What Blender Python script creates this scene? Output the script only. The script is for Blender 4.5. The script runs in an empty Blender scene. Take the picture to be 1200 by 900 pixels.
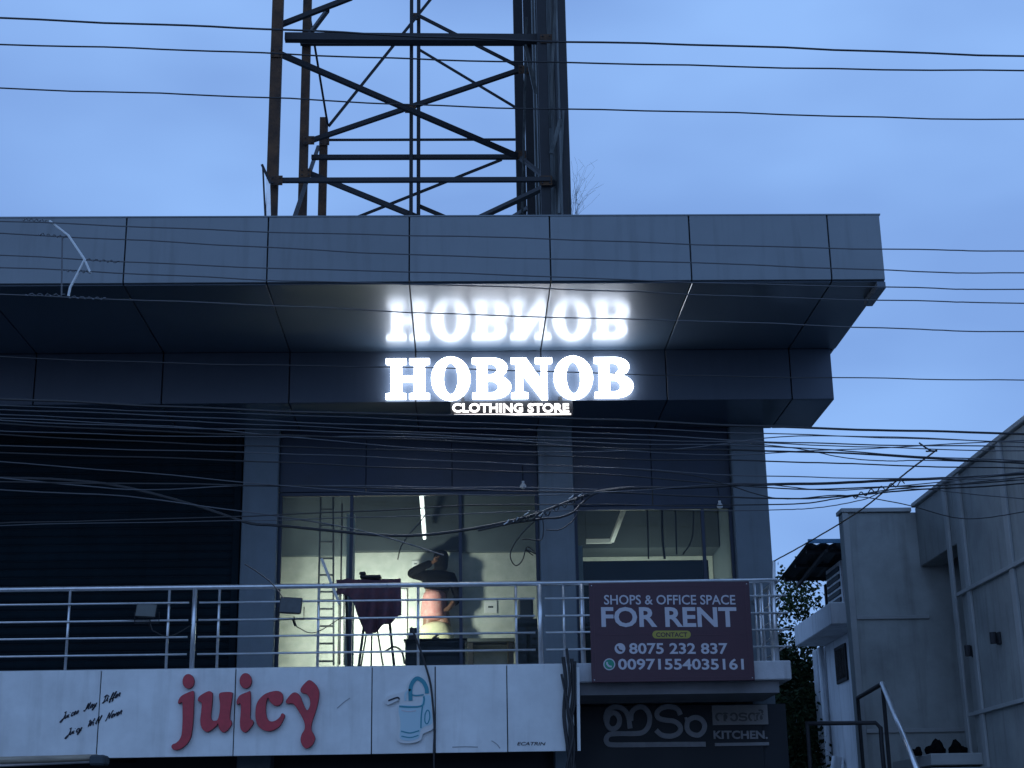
import bpy, bmesh, math, random
from mathutils import Vector, Matrix
random.seed(11)
S = bpy.context.scene
COL = S.collection
# ------------------------------------------------------------------ camera
F, PITCH, YAW, ROLL = 1800.0, math.radians(17), math.radians(2), math.radians(1)
CAM = Vector((0, 0, 1.6))
fwd = Vector((math.sin(YAW)*math.cos(PITCH), math.cos(YAW)*math.cos(PITCH), math.sin(PITCH)))
_r0 = Vector((math.cos(YAW), -math.sin(YAW), 0)); _u0 = _r0.cross(fwd)
rgt = _r0*math.cos(ROLL) - _u0*math.sin(ROLL); upv = _u0*math.cos(ROLL) + _r0*math.sin(ROLL)
cd = bpy.data.cameras.new('camera'); cam = bpy.data.objects.new('camera', cd); COL.objects.link(cam)
cd.sensor_width = 36; cd.lens = 36*F/1200; cd.clip_end = 3000; cd.clip_start = 0.05
m3 = Matrix((rgt, upv, -fwd)).transposed()
cam.matrix_world = Matrix.Translation(CAM) @ m3.to_4x4()
S.camera = cam
# ------------------------------------------------------------------ sky, sun, exposure
W = bpy.data.worlds.new('World'); S.world = W; W.use_nodes = True
nt = W.node_tree; nt.nodes.clear()
SUN_EL, SUN_AZ = math.radians(4), math.radians(200)
sky = nt.nodes.new('ShaderNodeTexSky'); sky.sky_type = 'NISHITA'; sky.sun_disc = False
sky.sun_elevation = SUN_EL; sky.sun_rotation = SUN_AZ; sky.ozone_density = 4.0; sky.dust_density = 0.6
tc = nt.nodes.new('ShaderNodeTexCoord')
mp = nt.nodes.new('ShaderNodeMapping'); mp.inputs['Scale'].default_value = (1.0, 1.0, 2.2)
nt.links.new(tc.outputs['Generated'], mp.inputs['Vector'])
nz = nt.nodes.new('ShaderNodeTexNoise'); nz.inputs['Scale'].default_value = 4.2; nz.inputs['Detail'].default_value = 3
nz.inputs['Roughness'].default_value = 0.42
nt.links.new(mp.outputs['Vector'], nz.inputs['Vector'])
cr = nt.nodes.new('ShaderNodeValToRGB')
cr.color_ramp.elements[0].position = 0.37; cr.color_ramp.elements[0].color = (2.5, 4.4, 8.9, 1)
cr.color_ramp.elements[1].position = 0.66; cr.color_ramp.elements[1].color = (3.4, 5.9, 11.0, 1)
nt.links.new(nz.outputs['Fac'], cr.inputs['Fac'])
mx = nt.nodes.new('ShaderNodeMix'); mx.data_type = 'RGBA'; mx.inputs['Factor'].default_value = 0.85
nt.links.new(sky.outputs['Color'], mx.inputs[6]); nt.links.new(cr.outputs['Color'], mx.inputs[7])
bg = nt.nodes.new('ShaderNodeBackground'); bg.inputs['Strength'].default_value = 0.10
nt.links.new(mx.outputs[2], bg.inputs['Color'])
wo = nt.nodes.new('ShaderNodeOutputWorld'); nt.links.new(bg.outputs['Background'], wo.inputs['Surface'])
sd = bpy.data.lights.new('sun', 'SUN'); so = bpy.data.objects.new('sun', sd); COL.objects.link(so)
sd.energy = 0.03; sd.angle = math.radians(40); sd.color = (0.8, 0.9, 1.0)
so.location = (-10, -40, 30)
so.rotation_euler = Vector((math.sin(SUN_AZ)*-0.5, 0.9, -0.55)).to_track_quat('-Z', 'Y').to_euler()
vs = S.view_settings; vs.view_transform = 'Standard'; vs.look = 'None'; vs.exposure = 0; vs.gamma = 1; vs.use_curve_mapping = False

# ------------------------------------------------------------------ pixel helpers (1200x900 photograph)
def ray(x, y): return fwd*F + rgt*(x-600) - upv*(y-450)
def aY(x, y, Y): d = ray(x, y); return CAM + d*((Y-CAM.y)/d.y)
def aZ(x, y, Z): d = ray(x, y); return CAM + d*((Z-CAM.z)/d.z)
def aX(x, y, X): d = ray(x, y); return CAM + d*((X-CAM.x)/d.x)

# ------------------------------------------------------------------ materials
MATS = {}
def mat(name, col, rough=0.6, metal=0.0, spec=0.5, var=0.0, vscale=6.0, bump=0.0, bscale=40.0, emit=None, estr=0.0,
        coat=0.0, streak=0.0, objvar=0.0, col2=None, stretch=(1, 1, 1)):
    if name in MATS: return MATS[name]
    m = bpy.data.materials.new(name); m.use_nodes = True; t = m.node_tree; b = t.nodes['Principled BSDF']
    b.inputs['Base Color'].default_value = (*col, 1); b.inputs['Roughness'].default_value = rough
    b.inputs['Metallic'].default_value = metal; b.inputs['Specular IOR Level'].default_value = spec
    if coat: b.inputs['Coat Weight'].default_value = coat; b.inputs['Coat Roughness'].default_value = 0.15
    tcn = t.nodes.new('ShaderNodeNewGeometry')
    mpn = t.nodes.new('ShaderNodeMapping'); mpn.inputs['Scale'].default_value = stretch
    t.links.new(tcn.outputs['Position'], mpn.inputs['Vector'])
    last = None
    if var or col2:
        n = t.nodes.new('ShaderNodeTexNoise'); n.inputs['Scale'].default_value = vscale; n.inputs['Detail'].default_value = 6
        n.inputs['Roughness'].default_value = 0.62
        t.links.new(mpn.outputs['Vector'], n.inputs['Vector'])
        r = t.nodes.new('ShaderNodeValToRGB'); r.color_ramp.elements[0].position = 0.33; r.color_ramp.elements[1].position = 0.68
        c2 = col2 if col2 else tuple(min(1, c*(1+var)) for c in col)
        c1 = col if col2 else tuple(c*(1-var) for c in col)
        r.color_ramp.elements[0].color = (*c1, 1); r.color_ramp.elements[1].color = (*c2, 1)
        t.links.new(n.outputs['Fac'], r.inputs['Fac']); last = r.outputs['Color']
        mr = t.nodes.new('ShaderNodeMapRange'); mr.inputs['To Min'].default_value = max(0.03, rough-0.08); mr.inputs['To Max'].default_value = min(1, rough+0.1)
        t.links.new(n.outputs['Fac'], mr.inputs['Value']); t.links.new(mr.outputs['Result'], b.inputs['Roughness'])
    if streak:
        n = t.nodes.new('ShaderNodeTexNoise'); n.inputs['Scale'].default_value = 1.0; n.inputs['Detail'].default_value = 5
        m2 = t.nodes.new('ShaderNodeMapping'); m2.inputs['Scale'].default_value = (9, 9, 0.8)
        t.links.new(tcn.outputs['Position'], m2.inputs['Vector']); t.links.new(m2.outputs['Vector'], n.inputs['Vector'])
        r = t.nodes.new('ShaderNodeMapRange'); r.inputs['From Min'].default_value = 0.52; r.inputs['From Max'].default_value = 0.75
        r.inputs['To Min'].default_value = 0; r.inputs['To Max'].default_value = streak
        t.links.new(n.outputs['Fac'], r.inputs['Value'])
        mm = t.nodes.new('ShaderNodeMix'); mm.data_type = 'RGBA'
        t.links.new(r.outputs['Result'], mm.inputs['Factor'])
        if last: t.links.new(last, mm.inputs[6])
        else: mm.inputs[6].default_value = (*col, 1)
        mm.inputs[7].default_value = (col[0]*0.35, col[1]*0.33, col[2]*0.3, 1); last = mm.outputs[2]
    if objvar:
        oi = t.nodes.new('ShaderNodeObjectInfo')
        r = t.nodes.new('ShaderNodeMapRange'); r.inputs['To Min'].default_value = 1-objvar; r.inputs['To Max'].default_value = 1+objvar
        t.links.new(oi.outputs['Random'], r.inputs['Value'])
        mm = t.nodes.new('ShaderNodeMix'); mm.data_type = 'RGBA'; mm.blend_type = 'MULTIPLY'; mm.inputs['Factor'].default_value = 1
        if last: t.links.new(last, mm.inputs[6])
        else: mm.inputs[6].default_value = (*col, 1)
        t.links.new(r.outputs['Result'], mm.inputs[7]); last = mm.outputs[2]
    if last: t.links.new(last, b.inputs['Base Color'])
    if bump:
        n = t.nodes.new('ShaderNodeTexNoise'); n.inputs['Scale'].default_value = bscale; n.inputs['Detail'].default_value = 4
        t.links.new(mpn.outputs['Vector'], n.inputs['Vector'])
        bp = t.nodes.new('ShaderNodeBump'); bp.inputs['Strength'].default_value = bump; bp.inputs['Distance'].default_value = 0.02
        t.links.new(n.outputs['Fac'], bp.inputs['Height']); t.links.new(bp.outputs['Normal'], b.inputs['Normal']); t.links.new(bp.outputs['Normal'], b.inputs['Coat Normal'])
    if emit:
        b.inputs['Emission Color'].default_value = (*emit, 1); b.inputs['Emission Strength'].default_value = estr
    MATS[name] = m; return m

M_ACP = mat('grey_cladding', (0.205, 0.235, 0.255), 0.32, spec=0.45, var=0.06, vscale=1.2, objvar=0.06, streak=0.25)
M_ACP_SHADE = mat('shaded_cladding', (0.068, 0.088, 0.122), 0.34, spec=0.45, var=0.06, vscale=1.2, objvar=0.06, streak=0.15)  # same grey cladding, with the lower fascia's shade put into the colour
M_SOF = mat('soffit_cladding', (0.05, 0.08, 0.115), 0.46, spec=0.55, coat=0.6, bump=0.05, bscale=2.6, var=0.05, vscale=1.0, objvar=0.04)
M_BACK = mat('dark_joint', (0.012, 0.013, 0.016), 0.7)
M_PIL = mat('pillar_paint', (0.155, 0.195, 0.225), 0.55, var=0.10, vscale=2.5, streak=0.25, bump=0.05)
M_DARK = mat('dark_panel', (0.02, 0.034, 0.065), 0.45, var=0.2, vscale=2)
M_SHUT = mat('shutter_paint', (0.005, 0.014, 0.020), 0.7, spec=0.12, var=0.25, vscale=1.6, objvar=0.12, streak=0.3)
M_WHITE = mat('white_board', (0.80, 0.82, 0.81), 0.4, var=0.09, vscale=2.6, streak=0.22, objvar=0.03)
M_SLAB = mat('slab_paint', (0.55, 0.56, 0.58), 0.75, var=0.12, vscale=4, streak=0.5, bump=0.15)
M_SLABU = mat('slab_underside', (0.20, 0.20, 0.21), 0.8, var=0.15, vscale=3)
M_STEEL = mat('stainless_steel', (0.80, 0.81, 0.82), 0.3, metal=0.75, var=0.1, vscale=9)
M_RUST = mat('rusted_steel', (0.13, 0.065, 0.03), 0.85, col2=(0.035, 0.024, 0.02), vscale=4, bump=0.3)
M_IRON = mat('painted_iron', (0.018, 0.019, 0.023), 0.65, var=0.3, vscale=8)
M_SHEET = mat('weathered_sheet', (0.03, 0.042, 0.045), 0.6, col2=(0.20, 0.215, 0.21), vscale=2.2, stretch=(6, 6, 0.6), bump=0.15)
M_WIRE = mat('wire_black', (0.016, 0.017, 0.020), 0.42)
M_WIREG = mat('wire_grey', (0.10, 0.105, 0.115), 0.4)
M_RED = mat('red_letter', (0.52, 0.040, 0.060), 0.35, var=0.15, vscale=8)
M_REDS = mat('red_letter_edge', (0.22, 0.012, 0.02), 0.5)
M_LED = mat('lit_letter', (0.9, 0.9, 0.9), 0.5, emit=(0.76, 0.85, 1.0), estr=13.0)
M_LEDS = mat('lit_letter_return', (0.7, 0.7, 0.7), 0.5, emit=(0.76, 0.85, 1.0), estr=8.0)
M_LED2 = mat('lit_small_letter', (0.9, 0.9, 0.9), 0.5, emit=(1.0, 0.93, 0.90), estr=2.2)
M_TUBE = mat('lit_tube', (0.9, 0.9, 0.9), 0.5, emit=(1.0, 0.98, 0.9), estr=4.5)
M_MAROON = mat('maroon_print', (0.068, 0.022, 0.036), 0.4, var=0.06, vscale=3)
M_MAROON2 = mat('maroon_border', (0.085, 0.03, 0.045), 0.45)
M_PRINT = mat('print_white', (0.60, 0.58, 0.62), 0.45)
M_YEL = mat('print_yellow', (0.42, 0.36, 0.06), 0.5)
M_GRN = mat('print_green', (0.02, 0.28, 0.17), 0.5)
M_INK = mat('print_ink', (0.012, 0.014, 0.03), 0.5)
M_TEAL = mat('print_teal', (0.04, 0.30, 0.38), 0.45)
M_CYAN = mat('print_pale_cyan', (0.50, 0.70, 0.76), 0.4)
M_GREYL = mat('grey_channel_letter', (0.30, 0.30, 0.31), 0.4, metal=0.0, var=0.15, vscale=10)
M_INW = mat('interior_wall', (0.55, 0.58, 0.52), 0.8, var=0.07, vscale=3, bump=0.1)
M_INT = mat('interior_tile', (0.50, 0.53, 0.47), 0.45, col2=(0.66, 0.67, 0.60), vscale=7, bump=0.05)
M_INC = mat('interior_ceiling', (0.13, 0.16, 0.175), 0.9, var=0.08)
M_BULK = mat('bulkhead_board', (0.055, 0.07, 0.08), 0.8, var=0.12, vscale=3)
M_FLOOR = mat('interior_floor', (0.28, 0.27, 0.25), 0.5, var=0.1)
M_RB = mat('neighbour_cladding', (0.27, 0.29, 0.285), 0.6, var=0.2, vscale=1.6, streak=0.38, bump=0.12, objvar=0.08)
M_RBT = mat('neighbour_trim', (0.36, 0.38, 0.38), 0.6, var=0.1, vscale=3)
M_HW = mat('house_white', (0.80, 0.82, 0.84), 0.8, var=0.08, vscale=2, streak=0.4, bump=0.1)
M_TIN = mat('tin_sheet', (0.045, 0.05, 0.055), 0.45, metal=0.4, var=0.3, vscale=3)
M_BARK = mat('bark', (0.07, 0.055, 0.04), 0.9, var=0.3, vscale=9, bump=0.5)
M_ASPH = mat('asphalt', (0.05, 0.05, 0.052), 0.85, var=0.25, vscale=3, bump=0.3)
M_PAVE = mat('paving', (0.13, 0.125, 0.12), 0.85, var=0.2, vscale=4, bump=0.2)
M_CLOTH = mat('maroon_cloth', (0.15, 0.06, 0.075), 0.9, col2=(0.09, 0.06, 0.085), vscale=14, bump=0.4, bscale=120)
M_SKIN = mat('skin', (0.20, 0.10, 0.06), 0.5, var=0.08, vscale=10)
M_HAIR = mat('hair', (0.005, 0.005, 0.005), 0.9, spec=0.1, bump=0.5, bscale=150)
M_JKT = mat('black_jacket', (0.005, 0.005, 0.006), 0.95, spec=0.1, var=0.2, vscale=20, bump=0.3, bscale=60)
M_PINK = mat('pink_shirt', (0.50, 0.17, 0.15), 0.85, col2=(0.58, 0.32, 0.28), vscale=28, bump=0.3, bscale=60)
M_CREAM = mat('cream_trousers', (0.55, 0.52, 0.33), 0.85, var=0.06, vscale=12, bump=0.3, bscale=50)
M_PLW = mat('white_plastic', (0.75, 0.76, 0.74), 0.4)
M_ALU = mat('aluminium', (0.12, 0.13, 0.14), 0.5, metal=0.5, var=0.1)
M_BAMB = mat('bamboo_pole', (0.36, 0.31, 0.24), 0.7, var=0.25, vscale=6, stretch=(0.5, 4, 4))

def leafmat(name, c):
    m = bpy.data.materials.new(name); m.use_nodes = True; t = m.node_tree; b = t.nodes['Principled BSDF']
    g = t.nodes.new('ShaderNodeNewGeometry'); r = t.nodes.new('ShaderNodeValToRGB')
    r.color_ramp.elements[0].color = (c[0]*0.55, c[1]*0.6, c[2]*0.6, 1); r.color_ramp.elements[1].color = (c[0]*1.5, c[1]*1.4, c[2]*1.2, 1)
    t.links.new(g.outputs['Random Per Island'], r.inputs['Fac']); t.links.new(r.outputs['Color'], b.inputs['Base Color'])
    b.inputs['Roughness'].default_value = 0.8; b.inputs['Specular IOR Level'].default_value = 0.2; return m
M_LEAF = leafmat('leaf_dark', (0.018, 0.036, 0.013)); M_LEAF2 = leafmat('leaf_mid', (0.026, 0.048, 0.016))
M_WEED = mat('dry_stem', (0.10, 0.09, 0.06), 0.9)

def glassmat():
    m = bpy.data.materials.new('shop_glass'); m.use_nodes = True; t = m.node_tree; t.nodes.clear()
    o = t.nodes.new('ShaderNodeOutputMaterial'); tr = t.nodes.new('ShaderNodeBsdfTransparent'); tr.inputs[0].default_value = (0.70, 0.76, 0.78, 1)
    gl = t.nodes.new('ShaderNodeBsdfGlossy'); gl.inputs['Roughness'].default_value = 0.02; gl.inputs[0].default_value = (0.9, 0.95, 1, 1)
    fr = t.nodes.new('ShaderNodeFresnel'); fr.inputs[0].default_value = 1.22
    mxs = t.nodes.new('ShaderNodeMixShader')
    df = t.nodes.new('ShaderNodeBsdfDiffuse'); df.inputs[0].default_value = (0.35, 0.38, 0.42, 1)
    m2 = t.nodes.new('ShaderNodeMixShader')
    nn = t.nodes.new('ShaderNodeTexNoise'); nn.inputs['Scale'].default_value = 2.5; nn.inputs['Detail'].default_value = 6
    g = t.nodes.new('ShaderNodeNewGeometry'); t.links.new(g.outputs['Position'], nn.inputs['Vector'])
    mr = t.nodes.new('ShaderNodeMapRange'); mr.inputs['To Min'].default_value = 0.0; mr.inputs['To Max'].default_value = 0.02
    t.links.new(nn.outputs['Fac'], mr.inputs['Value']); t.links.new(mr.outputs['Result'], m2.inputs[0])
    t.links.new(tr.outputs[0], m2.inputs[1]); t.links.new(df.outputs[0], m2.inputs[2])
    t.links.new(fr.outputs[0], mxs.inputs[0]); t.links.new(m2.outputs[0], mxs.inputs[1]); t.links.new(gl.outputs[0], mxs.inputs[2])
    t.links.new(mxs.outputs[0], o.inputs[0]); return m
M_GLASS = glassmat()

# ------------------------------------------------------------------ mesh + object helpers
class MB:
    def __init__(s): s.v = []; s.f = []; s.mi = []; s.k = 0
    def face(s, pts, k=None):
        b = len(s.v); s.v += [tuple(p) for p in pts]; s.f.append(tuple(range(b, b+len(pts)))); s.mi.append(s.k if k is None else k)
    def box(s, x0, x1, y0, y1, z0, z1):
        b = len(s.v)
        s.v += [(x0,y0,z0),(x1,y0,z0),(x1,y1,z0),(x0,y1,z0),(x0,y0,z1),(x1,y0,z1),(x1,y1,z1),(x0,y1,z1)]
        for f in ((0,3,2,1),(4,5,6,7),(0,1,5,4),(1,2,6,5),(2,3,7,6),(3,0,4,7)):
            s.f.append(tuple(b+i for i in f)); s.mi.append(s.k)
        return s
    def cbox(s, x0, x1, y0, y1, z0, z1, c=0.004):
        # box with chamfered edges
        bm = bmesh.new(); bmesh.ops.create_cube(bm, size=1)
        for v in bm.verts: v.co = Vector(((x0+x1)/2+v.co.x*(x1-x0), (y0+y1)/2+v.co.y*(y1-y0), (z0+z1)/2+v.co.z*(z1-z0)))
        bmesh.ops.bevel(bm, geom=bm.edges[:], offset=c, segments=1, affect='EDGES')
        s.addbm(bm); return s
    def addbm(s, bm):
        b = len(s.v); bm.verts.index_update()
        s.v += [tuple(v.co) for v in bm.verts]
        for f in bm.faces: s.f.append(tuple(b+v.index for v in f.verts)); s.mi.append(s.k)
        bm.free()
    def tube(s, pts, r, n=6, caps=True):
        pts = [Vector(p) for p in pts]; rs = r if isinstance(r, (list, tuple)) else [r]*len(pts)
        b = len(s.v); prev = None
        for i, p in enumerate(pts):
            d = (pts[min(i+1, len(pts)-1)] - pts[max(i-1, 0)]).normalized()
            if prev is None:
                a = Vector((0,0,1)) if abs(d.z) < 0.9 else Vector((1,0,0)); u = d.cross(a).normalized()
            else:
                u = (prev - d*prev.dot(d)).normalized()
            prev = u; w = d.cross(u)
            for k in range(n):
                t = 2*math.pi*k/n + math.pi/n; s.v.append(tuple(p + (u*math.cos(t)+w*math.sin(t))*rs[i]))
        for i in range(len(pts)-1):
            for k in range(n):
                s.f.append((b+i*n+k, b+i*n+(k+1)%n, b+(i+1)*n+(k+1)%n, b+(i+1)*n+k)); s.mi.append(s.k)
        if caps:
            s.f.append(tuple(b+k for k in range(n))[::-1]); s.mi.append(s.k)
            e = b+(len(pts)-1)*n; s.f.append(tuple(e+k for k in range(n))); s.mi.append(s.k)
        return s
    def bar(s, a, b, w, h=None):
        # rectangular bar from a to b; w across, h along the other axis
        a, b = Vector(a), Vector(b); d = (b-a).normalized(); h = h or w
        ref = Vector((0,1,0)) if abs(d.y) < 0.9 else Vector((0,0,1))
        u = d.cross(ref).normalized()*w/2; q = d.cross(u).normalized()*h/2
        B = len(s.v)
        for p in (a, b): s.v += [tuple(p+u+q), tuple(p-u+q), tuple(p-u-q), tuple(p+u-q)]
        for f in ((0,1,2,3),(7,6,5,4),(0,4,5,1),(1,5,6,2),(2,6,7,3),(3,7,4,0)): s.f.append(tuple(B+i for i in f)); s.mi.append(s.k)
        return s
    def mesh(s, name='m', mats=None, smooth=False):
        me = bpy.data.meshes.new(name); me.from_pydata(s.v, [], s.f); me.update()
        bm = bmesh.new(); bm.from_mesh(me); bmesh.ops.recalc_face_normals(bm, faces=bm.faces); bm.to_mesh(me); bm.free()
        if mats:
            for mm in mats: me.materials.append(mm)
            for p, k in zip(me.polygons, s.mi): p.material_index = k
        if smooth:
            for p in me.polygons: p.use_smooth = True
        return me
def setp(o, label=None, cat=None, group=None, kind=None):
    if label: o['label'] = label
    if cat: o['category'] = cat
    if group: o['group'] = group
    if kind: o['kind'] = kind
    return o
def thing(name, loc, label, cat, group=None):
    o = bpy.data.objects.new(name, None); COL.objects.link(o); o.location = loc; o.empty_display_size = 0.1
    o.matrix_world = Matrix.Translation(Vector(loc))
    return setp(o, label, cat, group)
WL = {}
def obj(name, me, m=None, parent=None, loc=(0,0,0), kind=None):
    """mesh vertices are in world space (plus loc); the parent keeps them there"""
    if isinstance(me, MB): me = me.mesh(name)
    if m is not None and not me.materials: me.materials.append(m)
    o = bpy.data.objects.new(name, me); COL.objects.link(o)
    if parent is not None:
        o.parent = parent
        base = WL.get(parent.name, Vector(parent.location) if parent.type == 'EMPTY' else Vector((0,0,0)))
        pw = base if parent.type == 'EMPTY' else Vector(WL[parent.name])
        o.location = Vector(loc) - pw; WL[o.name] = Vector(loc)
    else:
        o.location = loc; WL[o.name] = Vector(loc)
    if kind: o['kind'] = kind
    return o
def mid(me):
    c = Vector((0,0,0))
    for v in me.vertices: c += v.co
    return c/len(me.vertices)
def spline(pts, n=8, closed=False):
    pts = [Vector(p) for p in pts]; out = []; L = len(pts)
    rng = L if closed else L-1
    for i in range(rng):
        if closed: p0, p1, p2, p3 = pts[i-1], pts[i], pts[(i+1)%L], pts[(i+2)%L]
        else: p0, p1, p2, p3 = pts[max(i-1,0)], pts[i], pts[i+1], pts[min(i+2,L-1)]
        for k in range(n):
            t = k/n
            out.append(0.5*((2*p1)+(p2-p0)*t+(2*p0-5*p1+4*p2-p3)*t*t+(3*p1-p0-3*p2+p3)*t**3))
    if not closed: out.append(pts[-1])
    return out
def curve_mesh(loops, depth, offset=0.0):
    """2-D loops (x, z) with holes -> solid in the XZ plane, front face at y=-depth, back at y=0"""
    cu = bpy.data.curves.new('tmp', 'CURVE'); cu.dimensions = '2D'; cu.fill_mode = 'BOTH'; cu.extrude = depth/2; cu.offset = offset
    for lp in loops:
        sp = cu.splines.new('POLY'); sp.points.add(len(lp)-1); sp.use_cyclic_u = True
        for p, q in zip(sp.points, lp): p.co = (q[0], q[1], 0, 1)
    return _conv(cu, depth)
def _conv(cu, depth):
    o = bpy.data.objects.new('tmp', cu); COL.objects.link(o)
    dg = bpy.context.evaluated_depsgraph_get(); me = bpy.data.meshes.new_from_object(o.evaluated_get(dg))
    bpy.data.objects.remove(o); bpy.data.curves.remove(cu)
    for v in me.vertices: x, y, z = v.co; v.co = (x, -z-depth/2, y)
    me.materials.clear(); return me
def text_mesh(body, depth=0.004, offset=0.0, shear=0.0, spacing=1.0):
    cu = bpy.data.curves.new('tmp', 'FONT'); cu.body = body; cu.extrude = depth/2; cu.offset = offset; cu.shear = shear; cu.space_character = spacing
    cu.resolution_u = 3
    return _conv(cu, depth)
def fit_text(body, x0, x1, ybase, ytop, Y, depth=0.004, offset=0.0, shear=0.0, spacing=1.0):
    """flat lettering fitted between two pixels on the plane y=Y (front of letters at Y-depth)"""
    me = text_mesh(body, 1.0, offset, shear, spacing)
    xs = [v.co.x for v in me.vertices]; zs = [v.co.z for v in me.vertices]
    a, b = min(xs), max(xs); z0, z1 = min(zs), max(zs)
    P = aY(x0, ybase, Y); Q = aY(x1, ybase, Y); T = aY(x0, ytop, Y)
    ux = Q-P; ux.y = 0; uz = Vector((0, 0, T.z-P.z))
    for v in me.vertices:
        s = (v.co.x-a)/(b-a); t = (v.co.z-z0)/(z1-z0)
        w = P + ux*s + uz*t; v.co = (w.x, Y + v.co.y*depth, w.z)
    return me
def letters(me, m, parent):
    """each printed character as a part of its own"""
    bm = bmesh.new(); bm.from_mesh(me); bmesh.ops.remove_doubles(bm, verts=bm.verts, dist=1e-5); seen = set(); isl = []
    for f in bm.faces:
        if f in seen: continue
        st = [f]; seen.add(f); cur = []
        while st:
            g_ = st.pop(); cur.append(g_)
            for e in g_.edges:
                for h_ in e.link_faces:
                    if h_ not in seen: seen.add(h_); st.append(h_)
        xs = [v.co.x for q in cur for v in q.verts]; isl.append([min(xs), max(xs), cur])
    isl.sort(key=lambda q: q[0]); out = []
    for q in isl:
        if out and q[0] < out[-1][1]-.3*min(q[1]-q[0], out[-1][1]-out[-1][0]): out[-1][1] = max(out[-1][1], q[1]); out[-1][2] += q[2]
        else: out.append(q)
    for a, b, fs in out:
        mb = MB()
        for f in fs: mb.face([v.co for v in f.verts])
        obj('letter', mb, m, parent)
    bm.free()
def px_loops(loops, Y):
    return [[(aY(x, y, Y).x, aY(x, y, Y).z) for x, y in lp] for lp in loops]
def smooth_px(pts, n=5): return [(p.x, p.y) for p in spline([Vector((x, y, 0)) for x, y in pts], n, True)]
def ell(cx, cy, rx, ry, n=28): return [(cx+rx*math.cos(2*math.pi*k/n), cy+ry*math.sin(2*math.pi*k/n)) for k in range(n)]
def shifted(me, loc, dy=0):
    for v in me.vertices: v.co += Vector(loc)
    return me
def stroke(pts, w, Y, depth=0.004, n=6, closed=False):
    """flat ribbon solid following world XZ points"""
    P = spline(pts, n, closed)
    if closed: P = P + [P[0]]
    L, R = [], []
    for i, p in enumerate(P):
        d = (P[min(i+1, len(P)-1)]-P[max(i-1, 0)])
        if closed and i in (0, len(P)-1): d = P[1]-P[-2]
        d.normalize(); nrm = Vector((-d.z, 0, d.x))*w/2
        L.append(p+nrm); R.append(p-nrm)
    mb = MB(); b = 0
    for i in range(len(P)):
        for q in (L[i], R[i]): mb.v += [(q.x, Y-depth, q.z), (q.x, Y, q.z)]
    for i in range(len(P)-1):
        a = 4*i; c = a+4
        for f in ((a, a+2, c+2, c), (a+1, c+1, c+3, a+3), (a, c, c+1, a+1), (a+2, a+3, c+3, c+2)): mb.f.append(f); mb.mi.append(0)
    if not closed:
        mb.f.append((0,1,3,2)); mb.mi.append(0); e = 4*(len(P)-1); mb.f.append((e,e+2,e+3,e+1)); mb.mi.append(0)
    return mb
def pstroke(pts, wpx, Y, depth=0.004, n=6, closed=False):
    return stroke([aY(x, y, Y) for x, y in pts], wpx*Y/1750, Y, depth, n, closed)

# ================================================================== SETTING
g = MB(); g.face([(-400,-400,0),(400,-400,0),(400,600,0),(-400,600,0)])
setp(obj('ground', g, M_PAVE), kind='structure')
g = MB(); g.face([(-400,2,0.004),(400,2,0.004),(400,13.5,0.004),(-400,13.5,0.004)])
setp(obj('road', g, M_ASPH), kind='structure')
g = MB().cbox(-60, 60, 13.5, 13.7, -0.02, 0.14, 0.02); setp(obj('kerb', g, M_SLAB), kind='structure')

# ================================================================== COMMERCIAL BUILDING
XL = -11.0
bl = thing('commercial_building', (0, 20, 0), 'two storey dark grey clad shop building with wide overhanging flat roof', 'building')
SX = [-0.56 + 1.567*k for k in range(-7, 4)]          # cladding joints along x
def span_list(x1): 
    xs = [x for x in SX if x < x1-0.1] + [x1]; return list(zip(xs[:-1], xs[1:]))
F1, F2, WP = 15.9, 18.3, 19.5
Z1a, Z1b = 7.655, 8.43; Z2a, Z2b = 6.975, 7.60; XR1, XR2 = 4.745, 4.675
ZS1 = 7.635
# hidden carcass of the overhang
c = MB(); c.box(XL, XR1-0.03, F1+0.04, 21.5, ZS1+0.05, Z1b-0.03); c.box(XL, XR2-0.035, F2+0.04, WP+0.16, Z2a+0.035, ZS1+0.04)
obj('roof_slab', c, M_BACK, bl)
cap = MB().box(XL, XR1+0.005, F1-0.005, 21.6, Z1b, Z1b+0.015); obj('roof_capping', cap, M_ACP, bl)
G = 0.008
def panel(x0, x1, y0, y1, z0, z1, m, tilt=0.0, axis='y'):
    me = MB().cbox(x0, x1, y0, y1, z0, z1, 0.003).mesh('panel'); cc = mid(me)
    for v in me.vertices: v.co -= cc
    o = obj('panel', me, m, bl, cc)
    if tilt: o.rotation_euler = (random.uniform(-tilt, tilt), random.uniform(-tilt, tilt)*0.5, 0)
    return o
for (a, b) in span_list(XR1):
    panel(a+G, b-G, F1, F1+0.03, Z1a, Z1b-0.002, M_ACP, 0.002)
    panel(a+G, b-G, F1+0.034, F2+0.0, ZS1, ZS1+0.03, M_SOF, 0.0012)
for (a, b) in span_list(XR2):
    panel(a+G, b-G, F2, F2+0.03, Z2a, ZS1-0.004, M_ACP_SHADE, 0.002)
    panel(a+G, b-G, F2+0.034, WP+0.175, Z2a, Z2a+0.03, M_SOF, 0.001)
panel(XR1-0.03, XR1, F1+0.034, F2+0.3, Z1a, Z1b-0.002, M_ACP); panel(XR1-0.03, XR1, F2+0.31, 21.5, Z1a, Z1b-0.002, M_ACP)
panel(XR2-0.03, XR2, F2+0.034, WP+0.17, Z2a-0.002, ZS1-0.004, M_ACP_SHADE)
lip = MB().cbox(XR1-0.10, XR1-0.004, F1+0.01, F1+0.60, ZS1-0.085, ZS1-0.004, 0.004); obj('edge_trim', lip, M_SOF, bl)
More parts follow.
